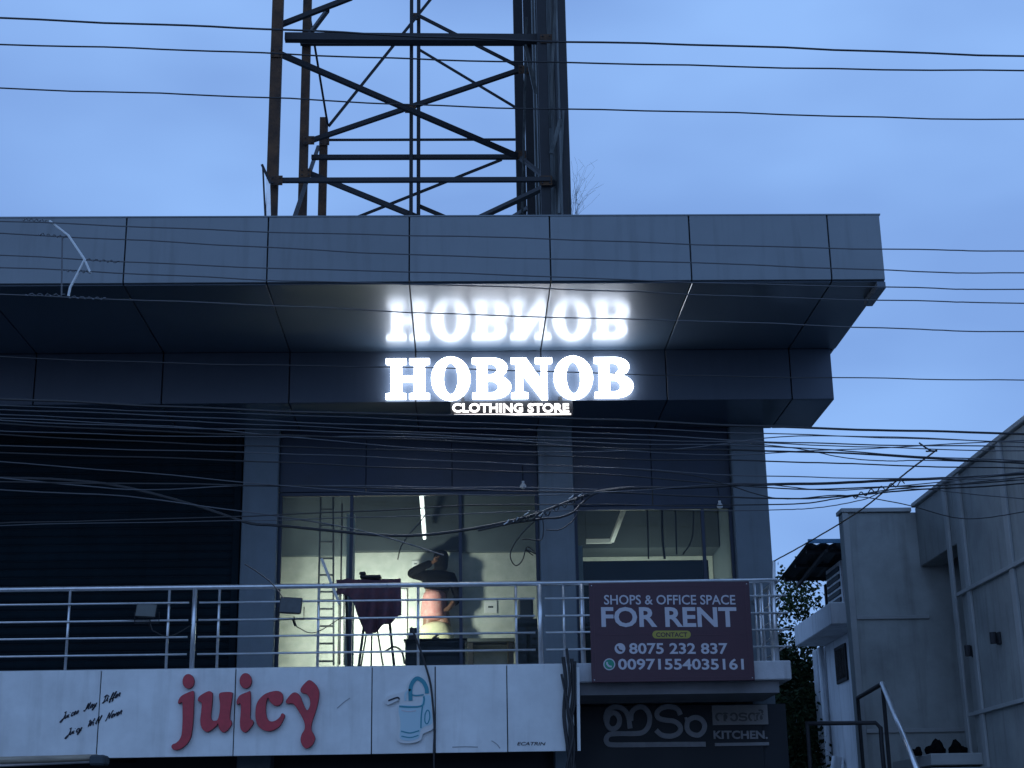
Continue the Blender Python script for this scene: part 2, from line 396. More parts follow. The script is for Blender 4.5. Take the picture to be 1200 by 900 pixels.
# upper wall mass behind the glass line (sides, back, roof)
w = MB(); w.box(3.70, 4.0, WP+0.40, 22.6, 0.05, 7.62); obj('side_wall', w, M_PIL, bl)
w = MB(); w.box(XL, 4.0, 22.6, 22.8, 0.05, 7.66); obj('rear_wall', w, M_PIL, bl)
# pillars
for (a, b) in ((-2.83, -2.375), (1.005, 1.46), (3.545, 4.003)):
    obj('pillar', MB().cbox(a, b, WP, WP+0.40, 3.7, Z2a-0.002, 0.012), M_PIL, bl)
obj('pillar', MB().cbox(-7.4, -6.95, WP, WP+0.40, 3.7, Z2a-0.002, 0.012), M_PIL, bl)
# balcony slab and its underside beam
obj('balcony_slab', MB().cbox(XL, 3.80, 17.86, 22.55, 3.47, 3.69, 0.012), M_SLAB, bl)
obj('slab_beam', MB().box(XL, 3.66, 17.93, 19.0, 3.33, 3.468), M_SLABU, bl)
# dark header panels above the glazing
HZ2, HZ3 = 6.15, 5.93
def header(x0, x1, z0, n):
    wd = (x1-x0)/n
    for i in range(n):
        panel(x0+wd*i+0.004, x0+wd*(i+1)-0.004, WP+0.12, WP+0.16, z0, Z2a-0.004, M_DARK, 0.001)
header(-2.373, 1.003, HZ2, 3); header(1.462, 3.543, HZ3, 2)
obj('header_back', MB().box(XL, -2.376, WP+0.178, WP+0.30, 6.8, Z2a+0.2), M_BACK, bl)
obj('header_back', MB().box(-2.373, 3.543, WP+0.18, WP+0.30, 6.2, Z2a+0.2), M_BACK, bl)
# glazing: window > frame, pane
def glazing(x0, x1, zt, mull):
    fr = MB(); t = 0.045
    fr.cbox(x0, x1, WP+0.14, WP+0.20, zt-0.05, zt-0.002, 0.004); fr.cbox(x0, x1, WP+0.14, WP+0.20, 3.70, 3.76, 0.004)
    for x in [x0+t/2] + mull + [x1-t/2]: fr.cbox(x-t/2, x+t/2, WP+0.141, WP+0.199, 3.762, zt-0.052, 0.004)
    wn = obj('window', fr, M_DARK, bl)
    xs = [x0] + mull + [x1]
    for a, b in zip(xs[:-1], xs[1:]):
        obj('pane', MB().box(a+t/2+0.002, b-t/2-0.002, WP+0.165, WP+0.172, 3.765, zt-0.055), M_GLASS, wn)
glazing(-2.373, 1.003, HZ2, [-1.43, -0.02]); glazing(1.462, 3.543, HZ3, [3.15])
# rolling shutter with slats in the left bays
sl = MB()
H = 0.105; pr = [(0,0),(-0.012,0.02),(-0.016,0.05),(-0.012,0.085),(0,0.1)]
def slatmesh(x0, x1):
    mb = MB()
    for (y0, z0), (y1, z1) in zip(pr[:-1], pr[1:]): mb.face([(x0,y0,z0),(x1,y0,z0),(x1,y1,z1),(x0,y1,z1)])
    mb.face([(x0,0,0),(x0,-0.012,0.02),(x0,-0.016,0.05),(x0,-0.012,0.085),(x0,0,0.1)][::-1]); mb.face([(x1,0,0),(x1,-0.012,0.02),(x1,-0.016,0.05),(x1,-0.012,0.085),(x1,0,0.1)])
    mb.face([(x0,0,0),(x0,0,0.1),(x1,0,0.1),(x1,0,0)])
    me = mb.mesh('slat'); me.materials.append(M_SHUT); return me
for (x0, x1) in ((-6.93, -2.85), (XL, -7.42)):
    sh = obj('shutter', MB().box(x0, x1, WP+0.13, WP+0.15, 3.695, Z2a-0.004), M_BACK, bl)
    me = slatmesh(x0, x1)
    for k in range(31): obj('slat', me, None, sh, (0, WP+0.125, 3.70+k*H))
for x in (-6.9, -2.9):
    obj('guide_rail', MB().cbox(x-.045, x+.045, WP+.06, WP+.105, 3.695, Z2a-.006, .004), M_SHUT, bl)
obj('bottom_bar', MB().cbox(-6.85, -2.95, WP+.085, WP+.108, 3.70, 3.78, .004), M_STEEL, bl)
# interior of the upper shop: floor, ceiling, walls
ZF = 3.70
obj('interior_floor', MB().box(-2.6, 3.69, WP+0.42, 22.55, ZF-0.005, ZF+0.012), M_FLOOR, bl)
obj('interior_ceiling', MB().box(-2.6, 3.69, WP+0.32, 22.55, 6.62, 6.70), M_INC, bl)
IB = 21.15
obj('interior_wall', MB().box(-2.7, 1.25, IB, IB+0.12, ZF+0.015, 6.61), M_INT, bl)
obj('interior_wall', MB().box(1.26, 3.69, 22.3, 22.42, ZF+0.015, 6.61), M_INT, bl)
obj('interior_wall', MB().box(-2.82, -2.68, WP+0.41, IB-0.01, ZF+0.015, 6.61), M_INW, bl)
z645 = aY(470, 645, 21.0).z; xb0 = aY(413, 620, 21.0).x; xb1 = aY(540, 620, 21.0).x
obj('bulkhead', MB().box(xb0, xb1, 21.0, IB-0.004, z645, 6.61), M_BULK, bl)
obj('bulkhead', MB().box(xb1+0.004, 1.25, 21.05, IB-0.004, z645-0.02, 6.61), M_INC, bl)
obj('bulkhead', MB().box(-2.67, xb0-0.004, 21.05, IB-0.004, z645-0.05, 6.61), M_INC, bl)
# ground floor shopfront, recessed and dark
obj('shopfront_wall', MB().box(XL, 4.0, 19.3, 19.45, 0.02, 3.325), mat('shopfront_black', (.008,.013,.022), .5), bl)
for (a, b) in ((-2.70, -2.30), (1.1, 1.3), (-7.2, -6.8)):
    obj('pillar', MB().cbox(a, b, 18.9, 19.29, 0.02, 3.325, 0.01), M_PIL, bl)
# door frame post inside glazing (bright jamb)
p = aY(410, 740, 19.85)
obj('door_jamb', MB().cbox(p.x-0.06, p.x+0.05, 19.83, 19.90, ZF+0.015, 5.9, 0.004), M_INW, bl)

# ================================================================== RAILING
rl = thing('balcony_railing', (-1, 17.9, 3.69), 'stainless steel balcony railing with four thin horizontal bars', 'railing')
RY, RZ, RX = 17.95, 4.635, 3.72
def vx(px, py=730): return aY(px, py, RY).x
obj('top_rail', MB().tube([(XL, RY, RZ), (RX, RY, RZ)], 0.029, 10).mesh('r', smooth=True), M_STEEL, rl)
obj('top_rail', MB().tube([(RX, RY+0.03, RZ), (RX, WP, RZ)], 0.029, 10).mesh('r', smooth=True), M_STEEL, rl)
thick = [vx(227)-4.4*1.0, vx(227), vx(633), vx(682.5), vx(908)]
brk = sorted([thick[0], thick[1], thick[2], RX])
zb = [aY(76, y, RY).z for y in (708.5, 729, 748.8, 769)]
for z in zb:
    segs = [(XL, thick[0]-0.05), (thick[0]+0.05, thick[1]-0.06), (thick[1]+0.06, thick[2]-0.06), (thick[2]+0.06, RX+0.10)]
    for a, b in segs: obj('bar', MB().tube([(a, RY-0.03, z), (b, RY-0.03, z)], 0.0125, 7).mesh('b', smooth=True), M_STEEL, rl)
    obj('bar', MB().tube([(RX+0.03, RY-0.08, z-0.004), (RX+0.03, WP, z-0.004)], 0.0125, 7).mesh('b', smooth=True), M_STEEL, rl)
for x in thick: obj('post', MB().tube([(x, RY, 3.69), (x, RY, RZ-0.012)], 0.029, 10).mesh('p', smooth=True), M_STEEL, rl)
for q in (-37, 80, 197, 256, 373, 490, 605, 661, 778, 886.5, 894.5):
    x = vx(q); obj('post', MB().tube([(x, RY, 3.69), (x, RY, RZ-0.012)], 0.0165, 8).mesh('p', smooth=True), M_STEEL, rl)
for y in (18.5, 19.1): obj('post', MB().tube([(RX, y, 3.69), (RX, y, RZ-0.012)], 0.0165, 8).mesh('p', smooth=True), M_STEEL, rl)

# ================================================================== HOBNOB SIGN
hs = thing('illuminated_shop_sign', (0.5, 18.3, 6.98), 'glowing white HOBNOB serif letters on the grey fascia', 'sign')
def arc(cx, cy, rx, ry, a0, a1, n=10):
    return [(cx+rx*math.cos(math.radians(a0+(a1-a0)*k/n)), cy+ry*math.sin(math.radians(a0+(a1-a0)*k/n))) for k in range(n+1)]
LH = [[(0,0),(.5,0),(.5,.12),(.39,.14),(.39,.43),(.69,.43),(.69,.14),(.58,.12),(.58,0),(1.08,0),(1.08,.12),(.96,.14),(.96,.86),(1.08,.88),(1.08,1),(.58,1),(.58,.88),(.69,.86),(.69,.57),(.39,.57),(.39,.86),(.5,.88),(.5,1),(0,1),(0,.88),(.12,.86),(.12,.14),(0,.12)]]
LO = [arc(.5,.5,.5,.54,0,354,40), arc(.5,.5,.185,.41,0,350,30)]
LB = [[(0,0)]+arc(.56,.28,.44,.28,-90,80,12)+arc(.54,.765,.37,.235,-62,90,12)+[(0,1),(0,.88),(.12,.86),(.12,.14),(0,.12)],
      [(.39,.13)]+arc(.50,.285,.175,.155,-90,90,10)+[(.39,.44)], [(.39,.58)]+arc(.49,.73,.155,.145,-90,90,10)+[(.39,.875)]]
LN = [[(0,0),(.42,0),(.42,.12),(.29,.14),(.29,.60),(.77,-.04),(.91,-.04),(.91,.86),(1.04,.88),(1.04,1),(.62,1),(.62,.88),(.76,.86),(.76,.44),(.38,1),(0,1),(0,.88),(.12,.86),(.12,.14),(0,.12)]]
zl0, zl1 = aY(600, 467, 18.24).z, aY(600, 420.5, 18.24).z
for L, a, b in ((LH,452.5,503.5),(LO,505.5,551),(LB,553.5,598.5),(LN,599,647),(LO,649,694.5),(LB,696.5,741.5)):
    xa, xb = aY(a, 444, 18.24).x, aY(b, 444, 18.24).x; wmax = max(p[0] for p in L[0])
    lp = [[(xa+(xb-xa)*p[0]/wmax, zl0+(zl1-zl0)*p[1]) for p in q] for q in L]
    me = curve_mesh(lp, 0.055, 0.001)
    me.materials.append(M_LED); me.materials.append(M_LEDS)
    for p_ in me.polygons: p_.material_index = 0 if abs(p_.normal.y) > .5 and p_.center.y < -.03 else 1
    obj('letter', me, None, hs, (0, 18.255, 0))
    obj('stand_off', MB().tube([((xa+xb)/2-0.13, 18.25, (zl0+zl1)/2+.02), ((xa+xb)/2-0.13, 18.31, (zl0+zl1)/2+.02)], 0.012, 6), M_IRON, hs)
pl = MB(); a = aY(528, 488, 18.27); b = aY(671, 471, 18.27)
pl.cbox(a.x, b.x, 18.270, 18.285, a.z, 6.968, 0.003); bp = obj('backing_plate', pl, M_IRON, hs)
for x in (a.x+0.15, b.x-0.15): obj('bracket', MB().box(x-0.02, x+0.02, 18.286, 18.299, 6.86, 7.03), M_IRON, hs)
me = fit_text('CLOTHING STORE', 530, 667, 483.5, 473, 18.268, 0.02, offset=0.028, spacing=1.02)
letters(me, M_LED2, hs)
u0, u1 = aY(532, 486.5, 18.268), aY(669, 485.2, 18.268)
obj('underline', MB().box(u0.x, u1.x, 18.25, 18.268, u0.z-0.008, u0.z+0.008), M_LED2, hs)

# ================================================================== JUICY SIGN BOARD
js = thing('juice_shop_signboard', (-1.5, 17.8, 2.7), 'long white panelled signboard reading juicy in raised red letters', 'sign')
JY = 17.80; zt, zbm = 3.675, 2.70
sx = [XL] + [-8.7, -7.2, -5.66, -4.11, -2.587, -1.036, -0.316, 0.503, 1.165]
for a, b in zip(sx[:-1], sx[1:]):
    me = MB().cbox(a+0.006, b-0.006, JY, JY+0.025, zbm, zt, 0.003).mesh('panel'); cc = mid(me)
    for v in me.vertices: v.co -= cc
    o = obj('panel', me, M_WHITE, js, cc); o.rotation_euler = (random.uniform(-.004,.004), random.uniform(-.002,.002), 0)
obj('board_frame', MB().box(XL, 1.16, JY+0.032, 17.85, zbm+0.01, zt-0.01), M_BACK, js)
obj('end_cap', MB().cbox(1.168, 1.26, JY-0.01, 17.853, zbm+0.02, zt-0.01, 0.004), M_WHITE, js)
def z2(pts): return [(180+x/4.615, 760+y/4.615) for x, y in pts]
J = {
 'j': [[(222,236),(200,236),(155,258),(137,285),(140,302),(158,294),(160,340),(160,400),(156,460),(145,492),(125,512),(104,522),(102,540),(120,551),(150,545),(185,517),(205,482),(213,440),(219,380),(222,300)]],
 'u': [[(318,238),(296,234),(252,260),(243,284),(262,296),(262,330),(256,390),(263,430),(287,453),(312,446),(344,420),(352,408),(358,434),(377,456),(402,446),(426,412),(423,392),(416,380),(420,330),(430,255),(424,238),(368,240),(357,258),(362,300),(360,345),(350,385),(334,392),(320,388),(314,372),(318,330),(323,260)]],
 'i': [[(527,238),(510,238),(470,255),(452,285),(455,306),(471,300),(475,330),(470,400),(476,440),(500,456),(530,428),(543,405),(540,390),(526,378),(528,320)]],
 'c': [[(690,237),(655,232),(602,250),(565,290),(553,345),(560,405),(590,440),(635,449),(680,427),(705,388),(712,362),(697,352),(685,372),(660,392),(633,395),(616,375),(610,330),(614,288),(622,270),(632,290),(655,310),(680,311),(700,290),(703,260)]],
 'y': [[(846,173),(815,195),(797,222),(802,241),(830,250),(846,276),(848,308),(833,336),(815,308),(797,262),(775,241),(750,245),(718,285),(727,301),(757,302),(787,342),(815,395),(819,435),(802,468),(797,500),(810,530),(830,543),(860,525),(876,490),(870,468),(856,440),(860,400),(880,340),(895,280),(897,235),(882,200)]]}
def redletter(loops):
    lp = px_loops(loops, JY)
    back = curve_mesh(lp, 0.045, 0.0); front = curve_mesh(lp, 0.008, -0.003)
    L = obj('letter', back, M_REDS, js, (0, JY-0.003, 0))
    obj('letter_face', front, M_RED, L, (0, JY-0.0485, 0))
for k in 'juicy': redletter([smooth_px(z2(J[k][0]), 4)])
redletter([z2(ell(192,180,32,40,20))]); redletter([z2(ell(501,177,33,42,20))])
# jug emblem
def z3(pts): return [(420+x/4.286, 760+y/4.286) for x, y in pts]
def dedge(pts): return [(x, y) for x, y in pts]
jug = [(298,130),(266,150),(244,185),(232,215),(150,240),(138,262),(150,284),(202,262),(206,276),(194,296),(200,370),(196,430),(198,460),(215,474),(262,477),(312,462),(326,430),(368,410),(382,384),(377,310),(372,240),(358,182),(330,146)]
je = obj('emblem', curve_mesh(px_loops([smooth_px(z3(jug), 4)], JY), 0.035), M_PLW, js, (0, JY-0.003, 0))
inn = [(207,290),(300,290),(318,275),(330,240),(362,240),(366,300),(370,376),(330,395),(312,415),(302,452),(255,464),(212,455),(210,420),(212,370)]
obj('emblem_face', curve_mesh(px_loops([smooth_px(z3(inn), 4)], JY), 0.003), M_CYAN, je, (0, JY-0.0385, 0))
E1 = JY-0.042
for pts, wpx, mm in (([(262,262),(262,200),(276,165),(298,150),(326,168),(342,200),(344,226)], 4.5, M_TEAL),
                     ([(236,262),(238,225),(262,205)], 2.2, M_CYAN), ([(205,290),(260,294),(318,288),(330,262),(328,240)], 2.0, M_TEAL),
                     ([(270,232),(290,236),(328,232)], 1.6, M_TEAL), ([(214,415),(260,424),(306,412)], 1.4, M_TEAL), ([(216,440),(260,447),(302,436)], 1.2, M_TEAL),
                     ([(322,290),(316,340),(314,400)], 1.6, M_TEAL), ([(335,330),(345,310),(356,318),(358,350),(346,378),(334,366),(335,330)], 1.3, M_TEAL), ([(150,262),(195,246),(206,256)], 1.6, M_INK),
                     ([(216,310),(250,316),(290,312)], 1.2, M_PRINT)):
    obj('emblem_line', pstroke(z3(pts), wpx, E1, 0.003, 5), mm, je)
# hand-lettered slogan: thin slanted strokes
GL = {'J':[[(.55,1),(.25,.95),(.5,.8),(.45,.1),(.25,-.35),(.0,-.25),(.25,.0),(.6,.1)]],'u':[[(0,.5),(.05,.1),(.2,.0),(.38,.4),(.4,.1),(.55,.02)]],'i':[[(0,.45),(.05,.05),(.2,.05)],[(.08,.66),(.11,.69)]],
 'c':[[(.36,.42),(.2,.5),(.05,.25),(.18,.0),(.42,.08)]],'e':[[(.03,.2),(.3,.35),(.2,.52),(.05,.3),(.14,.0),(.4,.1)]],'s':[[(.0,.05),(.2,.5),(.3,.15),(.1,.0)]],
 'M':[[(.0,.1),(.12,-.1),(.3,.1),(.4,.95),(.42,.1),(.75,.95),(.75,.1),(.95,.02)]],'a':[[(.4,.45),(.15,.5),(.02,.2),(.18,.0),(.4,.42),(.42,.05),(.55,.05)]],'y':[[(0,.5),(.06,.15),(.22,.1),(.4,.5),(.32,-.1),(.1,-.42),(.02,-.25),(.5,.05)]],
 'D':[[(.3,.95),(.25,.1),(.05,.0),(.3,-.02),(.7,.3),(.65,.8),(.3,1.0),(.0,.8)]],'f':[[(.0,.05),(.25,.6),(.3,.98),(.15,.8),(.12,-.3),(.25,-.2),(.15,.1),(.4,.12)]],'r':[[(.0,.1),(.12,.55),(.3,.45),(.28,.1),(.45,.05)]],
 'W':[[(.0,.8),(.15,.95),(.15,.05),(.45,.75),(.5,.05),(.85,1.0)]],'l':[[(.0,.1),(.25,.9),(.15,.95),(.08,.1),(.25,.05)]],'N':[[(.0,-.1),(.15,-.02),(.25,.95),(.55,.02),(.7,1.0),(.85,.95)]],'v':[[(0,.5),(.12,.05),(.3,.5),(.42,.42)]]}
ADV = {'J':.62,'M':1.0,'D':.78,'W':.9,'N':.85,'u':.56,'a':.56}
def script(word, x, y, s, ang, Y):
    mb = MB(); cx = 0
    ca, sa = math.cos(ang), math.sin(ang)
    for ch in word:
        if ch == ' ': cx += .55; continue
        for st in GL[ch]:
            pts = []
            for (a, b) in st:
                lx, ly = (cx+a+b*.35)*s, b*s
                q = aY(x + lx*ca + ly*sa*0.3, y - ly - lx*sa, Y); pts.append(q)
            sm = stroke(pts, 0.0115, Y, 0.002, 4); off = len(mb.v)
            mb.v += sm.v; mb.f += [tuple(off+i for i in f) for f in sm.f]; mb.mi += sm.mi
        cx += ADV.get(ch, .44)
    return mb
for wd, x, y, s in (('Juices', 71, 844, 7.6), ('May', 98, 833, 7.6), ('Differ', 119.5, 824, 7.6), ('Juicy', 77, 863, 7.6), ('Will', 102, 852.5, 7.6), ('Never', 123.5, 844, 7.8)):
    obj('lettering', script(wd, x, y, s, math.radians(21), JY-0.004), M_INK, js)
obj('lettering', fit_text('ECATRIN', 606, 639.5, 873.5, 869.5, JY-0.004, 0.002, 0.012, 0.25), M_INK, js)
for pts in ([(395,830),(403,823),(410,818)], [(576,868),(582,872),(586,877)], [(530,875.5),(545,875),(560,875.5)]):
    obj('scratch', pstroke(pts, 1.0, JY-0.003, 0.001, 3), mat('scratch_grey', (.36,.37,.38), .7), js)

# ================================================================== FOR RENT SIGN
rs = thing('for_rent_sign', (2.4, 17.75, 3.46), 'maroon FOR RENT sign with phone numbers tied to the railing', 'sign')
QY = 17.76
tl, br = aY(690, 682, QY), aY(885, 797.5, QY); xl = 1.475; xr = 3.352; zT = 4.60; zB = 3.455
obj('board', MB().cbox(xl, xr, QY, QY+0.03, zB, zT, 0.004), M_MAROON, rs)
bd = 0.045
brd = MB(); brd.box(xl+bd, xr-bd, QY-0.002, QY-0.0005, zT-bd-0.008, zT-bd); brd.box(xl+bd, xr-bd, QY-0.002, QY-0.0005, zB+bd, zB+bd+0.008)
brd.box(xl+bd, xl+bd+0.008, QY-0.002, QY-0.0005, zB+bd+.009, zT-bd-.009); brd.box(xr-bd-0.008, xr-bd, QY-0.002, QY-0.0005, zB+bd+.009, zT-bd-.009)
obj('border', brd, M_MAROON2, rs)
TY = QY-0.001
for s, x0, x1, yb, yt, off in (('SHOPS & OFFICE SPACE', 708, 862, 708.5, 697.2, 0.012), ('FOR RENT', 705, 864, 735, 711.2, 0.026),
                               ('8075 232 837', 737.5, 853, 766.5, 753.5, 0.022), ('00971554035161', 724.5, 872, 785.0, 771.8, 0.022)):
    letters(fit_text(s, x0, x1, yb, yt, TY, 0.003, off), M_PRINT, rs)
def pill(x0, x1, y0, y1, Y):
    r = (y1-y0)/2; pts = []
    cy = (y0+y1)/2
    pts += [(x1-r+r*math.cos(math.radians(a)), cy+r*math.sin(math.radians(a))) for a in range(-90, 91, 18)]
    pts += [(x0+r+r*math.cos(math.radians(a)), cy+r*math.sin(math.radians(a))) for a in range(90, 271, 18)]
    return px_loops([pts], Y)
pi = obj('pill', curve_mesh(pill(764.5, 809.5, 739, 748.2, TY), 0.003), M_YEL, rs, (0, TY, 0))
obj('lettering', fit_text('CONTACT', 769, 805.5, 746.5, 741, TY-0.0032, 0.002, 0.02), M_MAROON, pi)
for a, b in ((704, 763.5), (811, 867)):
    P, Q = aY(a, 744, TY), aY(b, 744, TY); obj('rule', MB().box(P.x, Q.x, TY-0.002, TY, P.z-0.005, P.z+0.005), M_MAROON2, rs)
for cx, cy, r, m1, m2 in ((726.5, 760, 6.3, M_PRINT, M_MAROON), (714, 778.5, 7.0, M_PRINT, M_GRN)):
    ic = obj('icon', curve_mesh(px_loops([ell(cx, cy, r, r, 24)], TY), 0.003), m1, rs, (0, TY, 0))
    if m2 is M_GRN:
        obj('icon_face', curve_mesh(px_loops([ell(cx, cy, r-1.3, r-1.3, 24)], TY), 0.002), M_GRN, ic, (0, TY-0.0032, 0)); hm = M_PRINT; ty2 = TY-0.0054
    else: hm = M_MAROON; ty2 = TY-0.0032
    obj('handset', pstroke([(cx-2.6,cy-2.8),(cx-2.4,cy-0.4),(cx-0.4,cy+2.0),(cx+2.8,cy+2.8)], 2.0, ty2, 0.002, 5), hm, ic)
for x, z in ((xl+.03, zT-.03), (xr-.03, zT-.03), (xl+.03, zB+.03), (xr-.03, zB+.03)):
    obj('cable_tie', MB().tube([(x, QY-0.004, z), (x, RY+0.02, z)], 0.006, 5), M_PLW, rs)

# ================================================================== KITCHEN SIGN
KY = 19.29
ks = thing('kitchen_sign', (2.6, KY, 2.6), 'dark board with grey raised Malayalam letters and KITCHEN below the slab', 'sign')
def z6(pts): return [(680+x/4.8, 800+y/4.8) for x, y in pts]
a = aY(690, 893, KY-0.03); b = aY(912, 817, KY-0.03)
obj('board', MB().cbox(1.32, 3.69, KY-0.03, KY-0.002, 2.45, 3.32, 0.004), mat('kitchen_board', (0.006, 0.010, 0.017), 0.5, var=0.2, vscale=3), ks)
KF = KY-0.0315
S6 = [([(152,205),(150,235),(168,258),(195,258),(215,238),(220,208),(207,180),(183,170),(160,185)], True),
      ([(146,222),(142,192),(155,158),(185,138),(220,140),(250,158),(268,190),(280,258)], False),
      ([(284,215),(288,170),(315,142),(350,138),(380,165),(390,205),(380,250),(350,280),(300,287),(190,288),(158,296),(145,318),(152,340),(180,350),(300,350),(500,348),(705,347)], False),
      ([(562,182),(545,150),(500,135),(455,145),(430,172),(440,200),(480,212),(525,218),(556,240),(562,268),(540,292),(500,302),(455,294),(425,268)], False),
      ([(598,250),(606,215),(640,197),(675,205),(697,235),(692,270),(668,294),(638,294),(610,278)], True),
      ([(592,195),(598,230),(596,268)], False)]
for q, (pts, cl) in enumerate(S6):
    d = (0.030, 0.026, 0.022, 0.03, 0.03, 0.024)[q]
    obj('letter', pstroke(z6(pts), 5.4 if q < 5 else 3.0, KF, d, 6, cl), M_GREYL, ks)
P, Q = aY(*z6([(744,240)])[0], KF), aY(*z6([(1050,124)])[0], KF)
kb = obj('plate', MB().cbox(P.x, Q.x, KF-0.02, KF, P.z, Q.z, 0.002), mat('kitchen_plate', (0.30, 0.29, 0.28), 0.5, var=0.1), ks)
a, b = z6([(760,218)])[0], z6([(1040,150)])[0]
obj('lettering', fit_text('നാടൻ', a[0], b[0], a[1], b[1], KF-0.0205, 0.003, 0.02), mat('plate_ink', (0.12, 0.115, 0.11), 0.6), kb)
a, b = z6([(750,317)])[0], z6([(1054,270)])[0]
letters(fit_text('KITCHEN.', a[0], b[0], a[1], b[1], KF, 0.02, 0.03), M_GREYL, ks)
P, Q = aY(*z6([(757,358)])[0], KF), aY(*z6([(1060,335)])[0], KF)
obj('underline', MB().cbox(P.x, Q.x, KF-0.02, KF, P.z, Q.z, 0.002), M_GREYL, ks)

# ================================================================== ROOFTOP HOARDING FRAME
hf = thing('rooftop_hoarding_frame', (-0.6, 18.5, 8.45), 'rusty steel lattice hoarding frame with weathered sheeting on the roof', 'hoarding')
YA, YB, YC = 17.5, 19.3, 20.8
ROOF = 8.445
def post(px, py, Y, w, m, top=None):
    P = aY(px, py, Y); zt = top if top else 15.0
    obj('post', MB().cbox(P.x-w/2, P.x+w/2, Y-w/2, Y+w/2, ROOF, zt, 0.004), m, hf)
post(322, 130, YA, 0.135, M_RUST); post(357, 140, YB, 0.115, M_RUST); post(378.5, 200, YC, 0.115, M_RUST, aY(378, 139, YC).z)
post(637, 130, YA, 0.12, M_IRON); post(620, 130, YB, 0.11, M_IRON); post(609, 130, YC, 0.14, M_IRON)
post(482, 120, YB, 0.05, M_IRON); post(490.5, 120, YC, 0.055, M_IRON)
def beam(a, b, Ya, Yb, w, m=None, name='beam', h=None):
    obj(name, MB().bar(aY(*a, Ya), aY(*b, Yb), w, h), m or M_IRON, hf)
beam((334,44),(641,46),YA+.09,YA+.09,0.10); beam((352,50),(622,50),YB-.1,YB-.1,0.07)
beam((316,211.5),(645,210.5),YA-.1,YA-.1,0.055); beam((365,184.5),(612,184),YB+.09,YB+.09,0.06); beam((384,164),(606,163.5),YC+.1,YC+.1,0.03)
beam((318,59),(606,183),YA+.13,YB-.14,0.065,name='brace'); beam((606,182),(648,215),YB+.12,YA,0.05,name='brace')
beam((364,165),(612,81),YB+.15,YB+.15,0.06,name='brace'); beam((324,31),(412,-3),YA+.12,YA+.12,0.06,name='brace')
beam((385,148),(512,-10),YC+.06,YC-.3,0.035,name='brace'); beam((490,18),(612,80),YB+.2,YB+.2,0.04,name='brace'); beam((491,58),(606,127),YC+.05,YC+.05,0.032,name='brace')
beam((360,0),(384,146),YB+.1,YC-.1,0.032,name='brace'); beam((384,12),(360,44),YA+.2,YB-.1,0.05,name='brace')
beam((362,203),(490,255),YB+.15,YB+.1,0.065,name='brace'); beam((415,256),(588,187),YC+.1,YC+.1,0.035,name='brace'); beam((490,241),(530,258),YC+.07,YC+.07,0.05,name='brace')
beam((556,258),(650,214),YB+.1,YA,0.06,name='brace'); beam((595,258),(625,240),YC,YB+.2,0.05,name='brace'); beam((344,258),(373,172),YA+.2,YC-.1,0.045,name='brace')
# sheeting on the right end: narrow vertical strips between front and rear posts
def strip(px0, px1, Y0, Y1, z0=ROOF, z1=15.0, m=M_SHEET):
    a, b = aY(px0, 130, Y0), aY(px1, 130, Y1)
    mb = MB(); n = 5
    for k in range(n):
        t0, t1 = k/n, (k+1)/n
        A, B = a.lerp(b, t0), a.lerp(b, t1); o0 = 0.012*(k%2)
        for f in (1,):
            mb.box(min(A.x,B.x), max(A.x,B.x)+0.02, min(A.y,B.y)+0.002, max(A.y,B.y)-0.002, z0+o0, z1)
    obj('sheet', mb, m, hf)
strip(664, 652, YA-.05, YB+.3); strip(654, 643, YB-.2, YC+.2, m=M_IRON); strip(632, 615, YB+.25, YC+.3); strip(649, 642, YA+.08, YA+.5)
obj('post', MB().cbox(aY(661,130,YA-.1).x-0.045, aY(661,130,YA-.1).x+0.045, YA-.17, YA-.08, ROOF, 15, 0.004), M_IRON, hf)
for a, b, Ya, Yb, w in (((616,55),(628,110),YA+.2,YA+.4,.05), ((657,140),(646,180),YA-.2,YA-.1,.05), ((617,20),(612,250),YA+.5,YB,.03), ((651,0),(644,150),YA-.1,YA+.1,.035), ((660,130),(655,250),YA-.2,YA-.2,.03)):
    beam(a, b, Ya, Yb, w, M_SHEET, 'strap')
for (px, py, Y) in ((481,128,YB-.16), (324,62,YA-.08), (362,165,YB-.08), (380,166,YC-.08), (610,182,YB-.09), (640,212,YA-.1), (324,212,YA-.135), (358,203,YB-.08), (614,82,YB-.06), (640,46,YA-.07), (486,20,YC-.1)):
    c = aY(px, py, Y); me = MB().cbox(c.x-.075, c.x+.075, c.y-.008, c.y, c.z-.06, c.z+.07, .003).mesh('g'); gp = obj('gusset', me, M_RUST, hf)
    bt = MB()
    for dx, dz in ((-.045,-.03), (.045,-.03), (-.045,.04), (.045,.04)): bt.tube([(c.x+dx, c.y-.022, c.z+dz), (c.x+dx, c.y-.008, c.z+dz)], .011, 6)
    obj('bolts', bt, M_IRON, gp, kind='stuff')
# small stub with plate by the left post
st = thing('roof_stub_post', tuple(aY(313, 252, 17.0)), 'short slanted metal stub beside the left frame post', 'post')
a = aY(312, 250, 17.0)
obj('plate', MB().bar(aY(315,256,17.0), aY(314,210,17.0), 0.05, 0.02), M_STEEL, st); obj('rod', MB().bar(aY(307,193,17.0), aY(317,215,17.0), 0.03), M_IRON, st)
obj('rod', MB().bar(aY(308,195,17.0), aY(311,258,17.0), 0.02), M_IRON, st)
